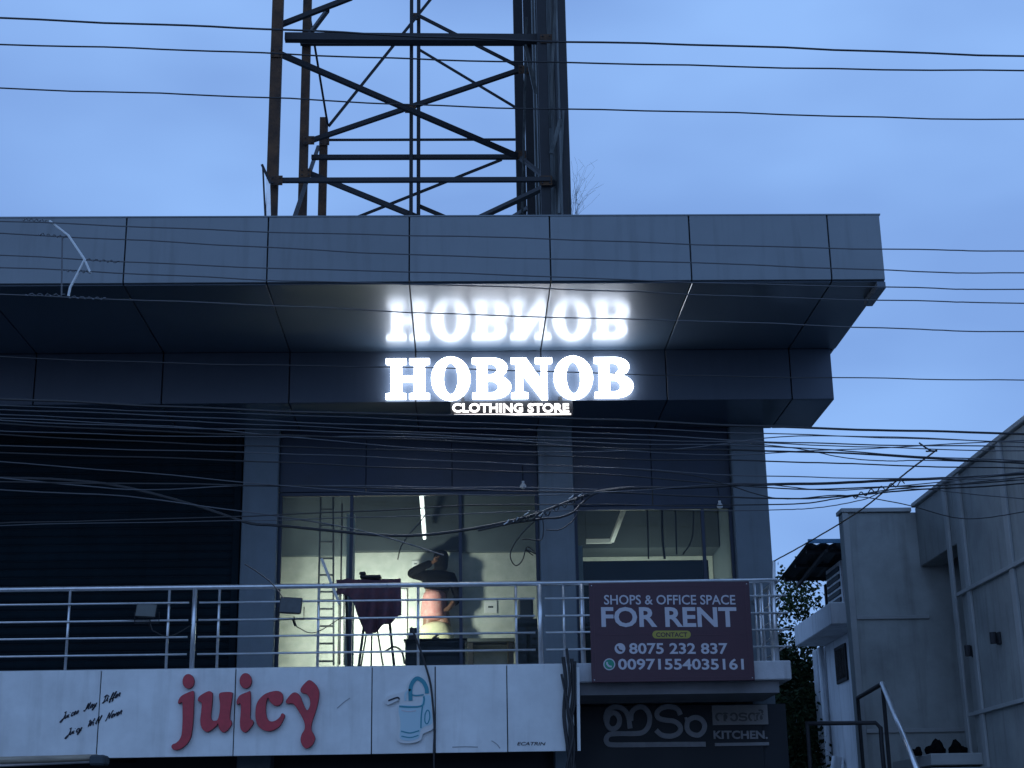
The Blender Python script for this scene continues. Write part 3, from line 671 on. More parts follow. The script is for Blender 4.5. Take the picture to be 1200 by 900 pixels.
# dry weeds on the roof beside the hoarding
wd = MB()
base = aY(666, 262, 17.3)
for k in range(15):
    p0 = base + Vector((random.uniform(0, .12), random.uniform(-.1, .1), 0)); L = random.uniform(.3, .85)
    dx = random.uniform(-.05, .35); pts = [p0 + Vector((dx*t*t+random.uniform(-.01,.01), random.uniform(-.01,.01), L*t)) for t in (0,.25,.5,.75,1)]
    wd.tube(pts, [.002,.002,.0016,.0012,.0008], 3)
    for q in range(3):
        b0 = pts[2+q%3]; wd.tube([b0, b0+Vector((random.uniform(-.1,.14),0,random.uniform(.03,.14)))], .0011, 3)
setp(obj('dry_weed', wd, M_WEED), 'wispy dry weed growing on the roof edge beside the hoarding', 'weed')

# ================================================================== INTERIOR THINGS
def onfloor(px, Y, py=700): return aY(px, py, Y).x
# lit strip lamp under the ceiling
a, b = aY(492.5, 571, 20.0), aY(498, 633, 0.0 + 22.0)
a = aZ(492.5, 571, 6.35); b = aZ(497.5, 632, 6.35)
tl_ = thing('strip_light', tuple(a), 'lit narrow strip light hanging from the shop ceiling', 'lamp')
y0, y1 = 20.0, 20.8; xa = aY(493, 571, y0).x; xb = aY(497.5, 631, y1).x; za = aY(493, 571, y0).z; zb_ = aY(497.5, 631, y1).z
obj('tube', MB().tube([(xa, y0, za), (xb, y1, zb_)], 0.022, 8), M_TUBE, tl_)
obj('housing', MB().bar((xa, y0, za+0.045), (xb, y1, zb_+0.045), 0.06, 0.04), M_PLW, tl_)
obj('wire', MB().tube([(xa, y0+.1, za+.06), (xa, y0+.1, 6.62)], 0.005, 5), M_WIRE, tl_); obj('wire', MB().tube([(xb, y1-.1, zb_+.06), (xb, y1-.1, 6.62)], 0.005, 5), M_WIRE, tl_)
# unlit L shaped ceiling profile in the right hand room
cp = thing('ceiling_profile', tuple(aY(715, 600, 20.8)), 'unlit pale L shaped light profile hanging in the right room', 'lamp')
k0, k1, k2 = aY(687, 634.5, 21.2), aY(717, 634, 21.2), aY(733, 592, 20.3)
obj('profile', MB().bar(k0, k1, 0.06, 0.05), M_PLW, cp); obj('profile', MB().bar(k1, k2, 0.055, 0.05), M_PLW, cp)
for k in (k0, k2): obj('wire', MB().tube([k, (k.x, k.y, 6.62)], 0.004, 5), M_WIRE, cp)
# hanging cables in the right hand room
for i, (pts, r) in enumerate(([[(759,590),(760,655)], .012], [[(778,585),(776,620),(779,655)], .018], [[(792,588),(793,650)], .012], [[(813,588),(812,625),(800,650)], .010])):
    Yk = 20.6; lab = ('straight thin cable hanging second from the left in the right room', )
    ww = [aY(x, y, Yk) for x, y in pts]; ww[0].z = 6.60
    setp(obj('hanging_cable', MB().tube(spline(ww, 5), r, 5), M_WIRE), ('leftmost thin black cable hanging in the right room', 'thickest black cable hanging in the right room', 'straight thin cable right of the thickest one in the right room', 'rightmost bent cable hanging in the right room')[i], 'cable', 'cables hanging in the right room')
obj('bulkhead', MB().box(1.27, 3.68, 21.6, 22.29, aY(740, 642, 21.6).z, 6.61), M_BULK, bl)
obj('door_jamb', MB().cbox(aY(673,660,20.0).x, aY(683,660,20.0).x, 19.96, 20.04, ZF+.014, aY(678,640,20.0).z, .004), M_INW, bl)
# low dark partition in the right hand room
P, Q = aY(683, 690, 20.2), aY(830, 656, 20.2)
lp_ = thing('dark_partition', (P.x, 20.2, ZF), 'plain dark blue partition standing inside behind the FOR RENT sign', 'partition')
obj('board', MB().cbox(P.x, Q.x, 20.2, 20.26, ZF+0.08, Q.z, 0.006), mat('partition_blue', (0.035, 0.055, 0.075), 0.6, var=0.1), lp_)
for x in (P.x+.15, Q.x-.15): obj('foot', MB().cbox(x-.03, x+.03, 20.1, 20.36, ZF+0.013, ZF+0.079, 0.005), M_IRON, lp_)
P = aY(858-12, 640, 21.6)
obj('wall_tile', MB().cbox(aY(818,615,22.29).x, aY(826,615,22.29).x, 22.288, 22.298, aY(820,616,22.3).z, aY(820,592,22.3).z, .002), M_PLW, bl)
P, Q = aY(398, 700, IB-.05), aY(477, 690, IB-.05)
t_ = thing('white_board', ((P.x+Q.x)/2, IB-.04, ZF), 'added white board imitating the lamp hot spot on the rear wall behind the cloth', 'board')  # added board, its pale colour stands in for lamplight pooled on the wall
obj('sheet', MB().cbox(P.x, Q.x, IB-.05, IB-.02, ZF+.05, Q.z, .004), mat('hot_spot_white', (.66,.67,.62), .6, var=.05, vscale=5), t_)
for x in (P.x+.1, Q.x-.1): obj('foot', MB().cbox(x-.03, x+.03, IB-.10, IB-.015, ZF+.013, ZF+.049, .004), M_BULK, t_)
# work lamp standing on the floor behind the cloth
LY = 19.80; wx = onfloor(436, LY, 735); wl = thing('work_lamp', (wx, LY, ZF+.012), 'bright work lamp on the shop floor behind the draped cloth', 'lamp')
obj('housing', MB().cbox(wx-.12, wx+.12, LY-.05, LY+.04, ZF+.78, ZF+.96, .01), M_IRON, wl)
obj('lens', MB().box(wx-.10, wx+.10, LY+.041, LY+.047, ZF+.80, ZF+.94), mat('lamp_lens', (.9,.9,.8), .3, emit=(1.0,.96,.82), estr=10), wl)
for dx in (-.16, .16): obj('leg', MB().tube([(wx+dx*.3, LY, ZF+.78), (wx+dx*1.1, LY+.1, ZF+.013)], .011, 6), M_IRON, wl)
obj('leg', MB().tube([(wx, LY, ZF+.78), (wx, LY-.15, ZF+.013)], .011, 6), M_IRON, wl)
ld = bpy.data.lights.new('work_lamp_light', 'AREA'); ld.shape = 'RECTANGLE'; ld.size = .20; ld.size_y = .14; ld.energy = 70; ld.color = (1.0, .98, .82)
lo = bpy.data.objects.new('work_lamp_light', ld); COL.objects.link(lo); lo.parent = wl
lo.location = Vector((wx, LY+.06, ZF+.87)) - Vector(wl.location); lo.rotation_euler = (math.radians(84), 0, math.radians(-6))
w2 = aY(760, 672, 20.7).x; l2 = thing('work_lamp', (w2, 20.7, ZF+.012), 'work lamp hidden behind the dark partition lighting the right room', 'lamp')
obj('housing', MB().cbox(w2-.12, w2+.12, 20.66, 20.75, ZF+.9, ZF+1.08, .01), M_IRON, l2)
obj('lens', MB().box(w2-.10, w2+.10, 20.751, 20.757, ZF+.92, ZF+1.06), MATS['lamp_lens'], l2)
for dx in (-.16, .16): obj('leg', MB().tube([(w2+dx*.3, 20.7, ZF+.9), (w2+dx*1.1, 20.8, ZF+.013)], .011, 6), M_IRON, l2)
obj('leg', MB().tube([(w2, 20.7, ZF+.9), (w2, 20.55, ZF+.013)], .011, 6), M_IRON, l2)
ld2 = bpy.data.lights.new('work_lamp_light', 'AREA'); ld2.shape = 'RECTANGLE'; ld2.size = .2; ld2.size_y = .14; ld2.energy = 28; ld2.color = (.95, 1.0, .86)
lo2 = bpy.data.objects.new('work_lamp_light', ld2); COL.objects.link(lo2); lo2.parent = l2
lo2.location = Vector((w2, 20.77, ZF+.99)) - Vector(l2.location); lo2.rotation_euler = (math.radians(100), 0, 0)
# switches, plates, wall unit
for (x, y, s, nm, lab) in ((487, 661, 8.5, 'switch_plate', 'small white switch plate left of the standing person'), (575, 711.5, 15, 'socket_plate', 'white rectangular socket plate right of the standing person')):
    P = aY(x, y, IB); h = s*IB/1800/2
    t_ = thing(nm, (P.x, IB-.02, P.z), lab, 'switch')
    obj('plate', MB().cbox(P.x-h, P.x+h, IB-.018, IB-.002, P.z-h*.95, P.z+h*.95, .003), M_PLW, t_)
    obj('rocker', MB().cbox(P.x-h*.4, P.x+h*.4, IB-.024, IB-.0185, P.z-h*.15, P.z+h*.15, .002), M_BULK, t_)
P = aY(616, 712, 20.3)
t_ = thing('dark_cabinet', (P.x, 20.3, ZF), 'dark cabinet with a speaker on top beside the middle pillar', 'cabinet')
obj('carcass', MB().cbox(P.x-.13, P.x+.3, 20.2, 20.6, ZF+.015, aY(616, 725, 20.2).z, .01), mat('cabinet_dark', (.02,.03,.04), .5), t_)
obj('door', MB().cbox(P.x-.12, P.x+.29, 20.185, 20.199, ZF+.06, aY(616, 728, 20.2).z, .004), mat('cabinet_dark', (.02,.03,.04), .5), t_)
z0 = aY(616, 725, 20.2).z
t2 = thing('speaker_box', (P.x, 20.3, z0), 'small blue grey box standing on the dark cabinet', 'box')
obj('body', MB().cbox(P.x-.10, P.x+.10, 20.25, 20.45, z0+.001, z0+.27, .02), mat('speaker_grey', (.06,.075,.10), .6), t2)
obj('front', MB().cbox(P.x-.075, P.x+.075, 20.243, 20.2495, z0+.03, z0+.24, .003), M_BULK, t2)
# counter in front of the person
cx0, cx1 = onfloor(475, 19.85, 760), onfloor(545, 19.85, 760); zc = aY(510, 749, 19.85).z
ct = thing('dark_counter', ((cx0+cx1)/2, 19.9, ZF), 'dark counter just inside the glass in front of the person', 'counter')
MCT = mat('counter_dark', (.018,.02,.024), .45, var=.2)
obj('carcass', MB().cbox(cx0, cx1, 19.80, 20.0, ZF+.013, zc-.03, .008), MCT, ct)
obj('top', MB().cbox(cx0-.02, cx1+.03, 19.78, 20.02, zc-.029, zc, .006), MCT, ct)
P = aY(483.5, 740, 19.9); t_ = thing('stacked_box', (P.x, 19.9, zc), 'small dark box on the left end of the counter', 'box')
obj('carton', MB().cbox(P.x-.055, P.x+.05, 19.85, 19.97, zc+.001, zc+.09, .004), MCT, t_); obj('flap', MB().cbox(P.x-.04, P.x+.06, 19.86, 19.96, zc+.0915, zc+.15, .004), MCT, t_)
P = aY(511, 745, 19.9); t_ = thing('tape_dispenser', (P.x, 19.9, zc), 'tiny dark tape dispenser on the middle of the counter', 'dispenser')
obj('base', MB().cbox(P.x-.05, P.x+.04, 19.88, 19.93, zc+.001, zc+.03, .004), MCT, t_); obj('arm', MB().bar((P.x-.03, 19.905, zc+.025), (P.x+.04, 19.905, zc+.075), .025), MCT, t_)
# long low dark bench behind right of the person
P, Q = aY(546, 748, 20.75), aY(604, 778, 20.75)
t_ = thing('low_bench', (P.x, 20.9, ZF), 'low grey bench along the rear wall right of the counter', 'bench')
obj('seat', MB().cbox(P.x, Q.x, 20.75, 21.1, P.z-.05, P.z, .01), mat('bench_grey', (.10,.115,.115), .6), t_)
for x in (P.x+.06, Q.x-.06): obj('leg', MB().cbox(x-.04, x+.04, 20.78, 21.06, ZF+.013, P.z-.051, .006), M_IRON, t_)

# ladder leaning inside the glass
ldr = thing('step_ladder', (onfloor(385, 20.0), 20.0, ZF), 'tall aluminium ladder leaning inside the glass left of the cloth', 'ladder')
def lad(px, py, Y): return aY(px, py, Y)
yb_, yt_ = 20.0, 20.5
for pa, pb in (((371.5, 779), (376, 582)), ((391, 779), (390.5, 582))):
    obj('rail', MB().bar(aY(*pa, yb_), aY(*pb, yt_), .022, .05), M_ALU, ldr)
for k in range(20):
    t = (k+.4)/20
    A = aY(371.5, 779, yb_).lerp(aY(376, 582, yt_), t); B = aY(391, 779, yb_).lerp(aY(390.5, 582, yt_), t)
    if k % 2 == 0 or k < 9: obj('rung', MB().bar(A, B, .022, .03), M_ALU, ldr)
for pa, pb, yy in (((398, 779), (401, 590), 20.15), ((403.5, 779), (403, 690), 20.1)):
    obj('prop', MB().bar(aY(*pa, yy), aY(*pb, yy+.2), .02), M_IRON, ldr)
t_ = obj('white_stick', MB().tube([aY(377, 655, 18.9), aY(398, 708, 18.6)], .018, 6), M_PLW); setp(t_, 'thin white stick leaning across the ladder by the cloth', 'stick')
# pole leaning over left wall marks
# cloth on stand (balcony)
cs = thing('draped_stand', (onfloor(440, 18.8), 18.8, 3.69), 'dark maroon cloth draped over a stand behind the railing', 'stand')
prof = [(394,697),(402,698),(410,701),(415,704),(418,712),(422,726),(427,739),(432,746),(438,742),(446,738),(454,733),(462,729),(470,724)]
cm = MB(); NX, NZ = 48, 22; YC_ = 18.8
def botpx(x):
    for (x0, y0), (x1, y1) in zip(prof[:-1], prof[1:]):
        if x0 <= x <= x1: return y0+(y1-y0)*(x-x0)/(x1-x0)
    return prof[-1][1]
for i in range(NX+1):
    x = 394+76*i/NX; yb0 = botpx(x)
    for j in range(NZ+1):
        t = j/NZ; y = 679.5+1.0*math.sin(i*.5)+(yb0-679.5)*t
        P = aY(x + 2.0*math.sin(t*4)*t*(1-i/NX), y, YC_)
        P.y += .05*math.sin(i*.62+t*1.5)*(.25+t) + .04*math.sin(i*.21+2)*t - .10*t; cm.v.append(tuple(P))
for i in range(NX):
    for j in range(NZ):
        a = i*(NZ+1)+j; cm.f.append((a, a+1, a+NZ+2, a+NZ+1)); cm.mi.append(0)
me = cm.mesh('cloth', smooth=True); o = obj('cloth', me, M_CLOTH, cs)
md = o.modifiers.new('thick', 'SOLIDIFY'); md.thickness = .012
top0, top1 = aY(396, 681, 18.87), aY(469, 680, 18.87)
obj('crossbar', MB().tube([top0, top1], .018, 8), M_IRON, cs)
for pa, pb, yy in (((433,684),(419,779),18.95), ((452,684),(463,779),18.9), ((405,684),(409,779),18.98)):
    A, B = aY(*pa, yy), aY(*pb, yy); B.z = 3.692; obj('leg', MB().tube([A, B], .016, 6), M_IRON, cs)
obj('brace', MB().tube(spline([aY(452,763,18.9), aY(462,758,18.9), aY(471,764,18.9), aY(474,778,18.9)], 5), .012, 6), M_IRON, cs)
for x, w, nm in ((411, 3, .10), (427, 9, .07), (443, 10, .05)):
    P = aY(x, 679.5, 18.8)
b0 = aY(424, 679, 18.83); t_ = thing('folded_cloth', (b0.x, 18.83, b0.z), 'small folded dark cloth lying on top of the draped stand', 'cloth')
obj('fold', MB().cbox(b0.x-.02, b0.x+.24, 18.76, 18.9, b0.z+.004, b0.z+.045, .015), M_IRON, t_); obj('fold', MB().cbox(b0.x-.03, b0.x+.05, 18.78, 18.88, b0.z+.046, b0.z+.09, .015), M_IRON, t_)

# person
def skinmesh(verts, edges, root=0, sub=2):
    me = bpy.data.meshes.new('s'); me.from_pydata([v[:3] for v in verts], edges, []); o = bpy.data.objects.new('s', me); COL.objects.link(o)
    o.modifiers.new('skin', 'SKIN'); sk = me.skin_vertices[0].data
    for i, v in enumerate(verts):
        r = v[3]; sk[i].radius = (r, r) if not isinstance(r, tuple) else r; sk[i].use_root = (i == root)
    ss = o.modifiers.new('sub', 'SUBSURF'); ss.levels = sub; ss.render_levels = sub
    dg = bpy.context.evaluated_depsgraph_get(); r = bpy.data.meshes.new_from_object(o.evaluated_get(dg)); bpy.data.objects.remove(o)
    for p in r.polygons: p.use_smooth = True
    return r
PX, PY = aY(511, 700, 20.88).x, 20.88
pe = thing('person', (PX, PY, ZF+.012), 'person in black jacket, pink shirt and cream trousers with one arm raised', 'person')
B = Vector((PX, PY, ZF+.012))
def chain(*ps): return ps
hx = .06
V = [(0,0,.98,(.15,.11)), (0,0,1.12,(.14,.10)), (.01,0,1.28,(.16,.11)), (.03,0,1.42,(.13,.09)), (.05,.0,1.51,(.055,.055)), (.06,-.01,1.58,(.075,.08)), (.065,-.015,1.66,(.078,.09)), (.065,-.005,1.73,(.05,.06)),
     (-.13,0,1.43,(.055,.06)), (-.33,-.06,1.44,(.045,.045)), (-.20,-.16,1.50,(.036,.036)), (-.06,-.15,1.56,(.026,.026)), (0.0,-.13,1.60,(.032,.018)),
     (.19,0,1.41,(.058,.06)), (.27,.03,1.16,(.045,.045)), (.16,-.10,.99,(.036,.036)), (.10,-.13,.97,(.026,.026)), (.05,-.14,.955,(.034,.02)),
     (-.09,0,.92,(.09,.09)), (-.10,-.01,.50,(.062,.065)), (-.10,.02,.09,(.042,.045)), (-.10,-.13,.035,(.04,.03)),
     (.10,0,.92,(.09,.09)), (.13,-.01,.50,(.062,.065)), (.16,.02,.09,(.042,.045)), (.17,-.13,.035,(.04,.03))]
Ed = [(0,1),(1,2),(2,3),(3,4),(4,5),(5,6),(6,7),(3,8),(8,9),(9,10),(10,11),(11,12),(3,13),(13,14),(14,15),(15,16),(16,17),(0,18),(18,19),(19,20),(20,21),(0,22),(22,23),(23,24),(24,25)]
# fingers: five short chains on each hand
def fingers(V, Ed, hi, d, side, curl):
    h = Vector(V[hi][:3]); d = Vector(d).normalized(); s = Vector(side).normalized(); c = Vector(curl).normalized()
    for k, (off, L) in enumerate(((-.024,.055),(-.008,.068),(.008,.072),(.024,.062))):
        p1 = h + s*off + d*.025; p2 = p1 + d*L*.55 + c*.008; p3 = p2 + d*L*.3 + c*.022; b = len(V)
        V += [(*p1,(.009,.009)), (*p2,(.0085,.0085)), (*p3,(.0075,.0075))]; Ed += [(hi,b),(b,b+1),(b+1,b+2)]
    t1 = h - s*.034 - d*.01; t2 = t1 - s*.012 + d*.04; b = len(V); V += [(*t1,(.011,.011)), (*t2,(.009,.009))]; Ed += [(hi,b),(b,b+1)]
fingers(V, Ed, 12, (.6,.1,.6), (.4,.7,-.4), (.3,.6,0)); fingers(V, Ed, 17, (-.9,-.1,-.2), (0,.2,1), (0,.8,-.2))
KP = 1.08
def kp(vs): return [tuple(Vector(v[:3])*KP+B)+((v[3][0]*KP, v[3][1]*KP),) for v in vs]
body = skinmesh(kp(V), Ed); bo = obj('body', body, M_SKIN, pe)
def cl(name, vs, es, m, sub=2): return obj(name, skinmesh(kp(vs), es, 0, sub), m, pe)
cl('shirt', [(-.03,0,.84,(.24,.19)),(-.025,0,.98,(.235,.18)),(-.02,0,1.12,(.235,.17)),(-.01,0,1.26,(.20,.15))], [(0,1),(1,2),(2,3)], M_PINK)
cl('jacket', [(.01,0,1.20,(.225,.17)),(.03,0,1.36,(.18,.125)),(.045,0,1.47,(.10,.085)),(-.14,0,1.43,(.075,.08)),(-.34,-.06,1.445,(.062,.062)),(-.20,-.15,1.50,(.055,.055)),(-.04,-.14,1.575,(.048,.048)),(.20,0,1.40,(.08,.08)),(.285,.03,1.15,(.062,.062)),(.21,-.05,1.06,(.052,.052))],
   [(0,1),(1,2),(1,3),(3,4),(4,5),(5,6),(1,7),(7,8),(8,9)], M_JKT)
cl('trousers', [(-.02,0,.86,(.225,.18)),(-.01,0,.74,(.225,.18)),(-.11,0,.64,(.15,.14)),(-.11,-.01,.45,(.095,.095)),(-.10,.02,.10,(.075,.08)),(.12,0,.64,(.15,.14)),(.14,-.01,.45,(.095,.095)),(.16,.02,.10,(.075,.08))], [(0,1),(1,2),(2,3),(3,4),(1,5),(5,6),(6,7)], M_CREAM)
cl('hood', [(.06,-.04,1.47,(.12,.10)),(.065,-.04,1.56,(.10,.09)),(.066,-.035,1.66,(.115,.11)),(.066,-.01,1.745,(.09,.09))], [(0,1),(1,2),(2,3)], M_HAIR)
# face on the side away from the street
fc = MB()
for sx_ in (-.03, .03): fc.tube([B+KP*Vector((.065+sx_, .075, 1.655)), B+KP*Vector((.065+sx_, .083, 1.655))], .011, 8)
obj('eyes', fc, M_HAIR, pe)
nb = MB().tube([B+KP*Vector((.065,.07,1.655)), B+KP*Vector((.065,.10,1.61)), B+KP*Vector((.065,.065,1.60))], [.008,.014,.006], 6); obj('nose', nb, M_SKIN, pe)
obj('mouth', MB().tube([B+KP*Vector((.04,.066,1.568)), B+KP*Vector((.065,.074,1.566)), B+KP*Vector((.09,.066,1.568))], .006, 6), mat('lips', (.16,.05,.04), .5), pe)

# ================================================================== FLOODLIGHTS, BULBS
def flood(px, py, Y, w, h, label, m):
    c = aY(px, py, Y); t_ = thing('floodlight', tuple(c), label, 'floodlight', 'floodlights clamped to the balcony railing')
    ww, hh = w*Y/1800/2, h*Y/1800/2
    mb = MB(); 
    bm = bmesh.new(); bmesh.ops.create_cube(bm, size=1)
    for v in bm.verts:
        sc = 1 if v.co.y < 0 else .7
        v.co = Vector((v.co.x*2*ww*sc, v.co.y*.09, v.co.z*2*hh*sc))
    bmesh.ops.bevel(bm, geom=bm.edges[:], offset=.008, segments=2, affect='EDGES')
    bmesh.ops.rotate(bm, verts=bm.verts, cent=(0,0,0), matrix=Matrix.Rotation(math.radians(-14), 3, 'X') @ Matrix.Rotation(math.radians(4), 3, 'Y'))
    for v in bm.verts: v.co += c
    mb.addbm(bm); obj('housing', mb, M_IRON, t_)
    bm = bmesh.new(); bmesh.ops.create_cube(bm, size=1)
    for v in bm.verts: v.co = Vector((v.co.x*1.8*ww, v.co.y*.006-.047, v.co.z*1.75*hh))
    bmesh.ops.rotate(bm, verts=bm.verts, cent=(0,0,0), matrix=Matrix.Rotation(math.radians(-14), 3, 'X') @ Matrix.Rotation(math.radians(4), 3, 'Y'))
    for v in bm.verts: v.co += c
    mb = MB(); mb.addbm(bm); obj('glass', mb, m, t_)
    obj('bracket', MB().tube([c+Vector((-ww-.015,.02,0)), c+Vector((-ww-.015,.03,-hh-.04)), c+Vector((ww+.015,.03,-hh-.04)), c+Vector((ww+.015,.02,0))], .008, 5), M_IRON, t_)
    obj('arm', MB().tube([c+Vector((.02,.03,-hh-.04)), c+Vector((.04,.12,-hh-.1))], .012, 5), M_IRON, t_)
    obj('cable', MB().tube(spline([c+Vector((.03,.05,-hh)), c+Vector((.06,.03,-hh-.10)), c+Vector((.10,.03,-hh-.14)), c+Vector((.28,.06,-hh-.19)), c+Vector((.6,.08,-hh+.0))], 5), .006, 5), M_WIRE, t_)
flood(341, 711, 17.82, 27, 21, 'black floodlight with dark glass clamped to the railing below the left pillar', mat('flood_glass', (.05,.06,.065), .15, var=.2))
flood(172, 717, 17.86, 25, 17, 'olive grey floodlight on the railing in front of the closed shutter', mat('flood_glass_grey', (.10,.11,.10), .3, var=.2))
for px, py, top, lab in ((613, 569.5, 556, 'white bulb hanging over the middle of the glass'), (843.5, 592.5, 578, 'white bulb hanging beside the right pillar')):
    c = aY(px, py, WP+.02); t_ = thing('light_bulb', tuple(c), lab, 'bulb', 'white bulbs over the glazing')
    bm = bmesh.new(); bmesh.ops.create_uvsphere(bm, u_segments=14, v_segments=10, radius=.042)
    for v in bm.verts:
        if v.co.z > 0: v.co.x *= 1-.45*v.co.z/.042; v.co.y *= 1-.45*v.co.z/.042; v.co.z *= 1.1
        v.co += c
    mb = MB(); mb.addbm(bm); obj('globe', mb.mesh('g', smooth=True), M_PLW, t_)
    obj('holder', MB().tube([c+Vector((0,0,.038)), c+Vector((0,0,.065))], .018, 8), M_PLW, t_)
    obj('cord', MB().tube([c+Vector((0,0,.065)), c+Vector((0,.09,.30))], .005, 5), M_WIRE, t_)

# ================================================================== CABLES AND PIPES ON THE FRONT
t_ = thing('cable_bundle', tuple(aY(668, 895, 17.7)), 'black cables with white trunking hanging at the signboard end', 'cables')
for i, (pts, r) in enumerate(([[(660,770),(663,800),(661,840),(667,890),(666,930)], .022], [[(670,772),(672,810),(668,850),(670,900),(672,930)], .020], [[(664,760),(668,800),(665,830),(671,870),(676,930)], .016], [[(674,775),(674,820),(670,845),(673,880),(668,930)], .014], [[(658,790),(666,830),(672,860),(664,900),(662,930)], .014])):
    obj('cable', MB().tube(spline([aY(x, y, 17.72-.02*i) for x, y in pts], 6), r, 6), M_WIRE, t_)
a, b = aY(677, 782, 17.72), aY(678.5, 880, 17.72)
obj('trunking', MB().bar(a, b, .035, .03), M_WHITE, t_); obj('trunking', MB().bar(aY(668,790,17.74), aY(671,882,17.74), .03, .02), M_WHITE, t_)
t_ = obj('drop_cable', MB().tube(spline([aY(x, y, 17.76) for x, y in [(482,735),(490,755),(498,778),(505,805),(509,850),(508.5,880),(509,935)]], 6), .012, 6), M_WIRE); setp(t_, 'single black cable drooping over the signboard beside the jug emblem', 'cable')
t_ = thing('bamboo_pole', tuple(aY(50, 892, 17.3)), 'horizontal bamboo pole below the left end of the signboard', 'pole')
obj('pole', MB().tube([aY(-120, 894, 17.3), aY(60, 889.5, 17.3), aY(114, 887.5, 17.3)], [.04,.038,.034], 10).mesh('p', smooth=True), M_BAMB, t_)
obj('pole', MB().tube([aY(-120, 902, 17.42), aY(112, 892, 17.42)], .02, 8), M_STEEL, t_)
obj('clamp', MB().cbox(aY(106,889,17.3).x, aY(124,889,17.3).x, 17.24, 17.5, aY(110,897,17.3).z, aY(110,885,17.3).z, .02), M_BULK, t_)
obj('bracket_arm', MB().bar(aY(116,890,17.45), Vector((aY(116,890,17.45).x, 19.3, 2.75)), .04), M_IRON, t_)
obj('bracket_arm', MB().bar(aY(-100,896,17.45), Vector((aY(-100,890,17.45).x, 19.3, 2.75)), .04), M_IRON, t_)

# ================================================================== OVERHEAD WIRES
def wire(pts, Y, r, label, m=M_WIRE, group='overhead wires across the street', name='overhead_wire', ext=True, Y1=None):
    P = [Vector((x, y, 0)) for x, y in pts]
    if ext:
        d = (P[1]-P[0]); P.insert(0, P[0]-d*(600/max(1,abs(d.x)))+Vector((0,-3,0))); d = (P[-1]-P[-2]); P.append(P[-1]+d*(500/max(1,abs(d.x)))+Vector((0,-4,0)))
    q = spline(P, 10); n = len(q); ph = random.uniform(0, 6)
    for i_, p_ in enumerate(q): p_.y += .9*math.sin(p_.x*.011+ph)+.45*math.sin(p_.x*.037+ph*2)+random.uniform(-.18, .18)
    pts3 = [aY(p.x, p.y, Y + ((Y1-Y)*(i/(n-1)) if Y1 else 0)) for i, p in enumerate(q)]
    return setp(obj(name, MB().tube(pts3, r, 5), m), label, 'wire', group)
wire([(0,20),(340,36),(660,48),(1200,65)], 11.0, .0085, 'topmost overhead wire crossing the open sky')
wire([(0,52),(340,63),(660,74),(1200,83)], 11.2, .007, 'second overhead wire from the top crossing the open sky')
wire([(0,103),(340,116),(660,128),(1200,140)], 11.4, .0065, 'third overhead wire from the top crossing the open sky')
FW = [([(0,260),(420,274),(1042,292),(1200,295)], 'first'), ([(0,273),(420,295),(1042,316),(1200,320)], 'second'), ([(0,300),(420,317),(1040,337),(1200,340)], 'third'),
      ([(0,314),(420,331),(1040,352),(1200,356)], 'fourth'), ([(0,344),(420,363),(1000,383),(1200,388)], 'fifth'), ([(0,419),(420,430),(976,443),(1200,446)], 'sixth')]
for i, (p, w_) in enumerate(FW):
    wire(p, 11.6+.1*i, .0055 if i < 5 else .005, w_+' wire from the top of those crossing in front of the roof fascia', M_WIREG if i < 5 else M_WIRE, 'wires in front of the roof fascia')
BW = [([(0,468),(300,480),(700,492),(960,501),(1200,509)], .0105), ([(0,474),(330,487),(700,500),(900,509),(1200,517)], .005), ([(0,480),(350,494),(700,508),(900,517),(1200,524)], .006), ([(0,485),(350,500),(700,514),(900,520),(1200,528)], .005),
      ([(0,493),(350,505),(700,518),(900,523),(1050,534),(1200,540)], .006), ([(0,497),(400,513),(700,524),(900,528),(1080,537),(1200,543)], .0085), ([(0,510),(350,524),(700,536),(900,540),(1040,546),(1200,549)], .0065),
      ([(0,521),(350,533),(700,547),(900,559),(1200,561)], .005), ([(0,530),(400,545),(700,556),(900,572),(1040,570),(1200,562)], .0065), ([(330,570),(480,572),(700,577),(900,585),(1000,580),(1090,572),(1200,566)], .0075),
      ([(400,600),(600,592),(900,591),(980,584),(1050,574),(1200,560)], .006), ([(500,604),(700,598),(900,597),(960,594),(1010,585),(1060,573),(1200,585)], .0045)]
ORD = ['topmost','second','third','fourth','fifth','sixth','seventh','eighth','ninth','tenth','eleventh','lowest']
for i, (p, r) in enumerate(BW):
    wire(p, 12.4+.08*i, r, ORD[i]+' wire of the dense bundle sagging in front of the upper storey' if i in (0, 11) else ORD[i]+' wire down in the dense bundle in front of the upper storey', M_WIRE if i in (0,5,6,8,9,10) else M_WIREG, 'dense wire bundle')
for i, (p, lab) in enumerate((([(0,560),(150,574),(330,568),(575,572),(700,574)], 'light wire along the top edge of the shop glass'), ([(0,574),(150,583),(330,606),(420,620),(520,650)], 'thin slack wire drooping past the left pillar'))):
    wire(p, 13.3, .006, lab, M_WIREG, ext=False)
wire([(-300,548),(-100,556),(0,561),(120,566),(230,592),(290,611),(326,615),(408,624),(480,628),(547,622),(618,606),(672,586),(720,573),(800,570),(900,567),(1040,564),(1200,556),(1330,548),(1700,520)], 13.5, .0135, 'thick black service cable sagging across the shop glass', ext=False, name='service_cable')
wire([(560,621),(600,612),(636,607),(655,606),(672,600),(682,590),(700,578),(740,572)], 13.45, .010, 'short black cable twisted round the service cable by the pillar', ext=False, name='service_cable')
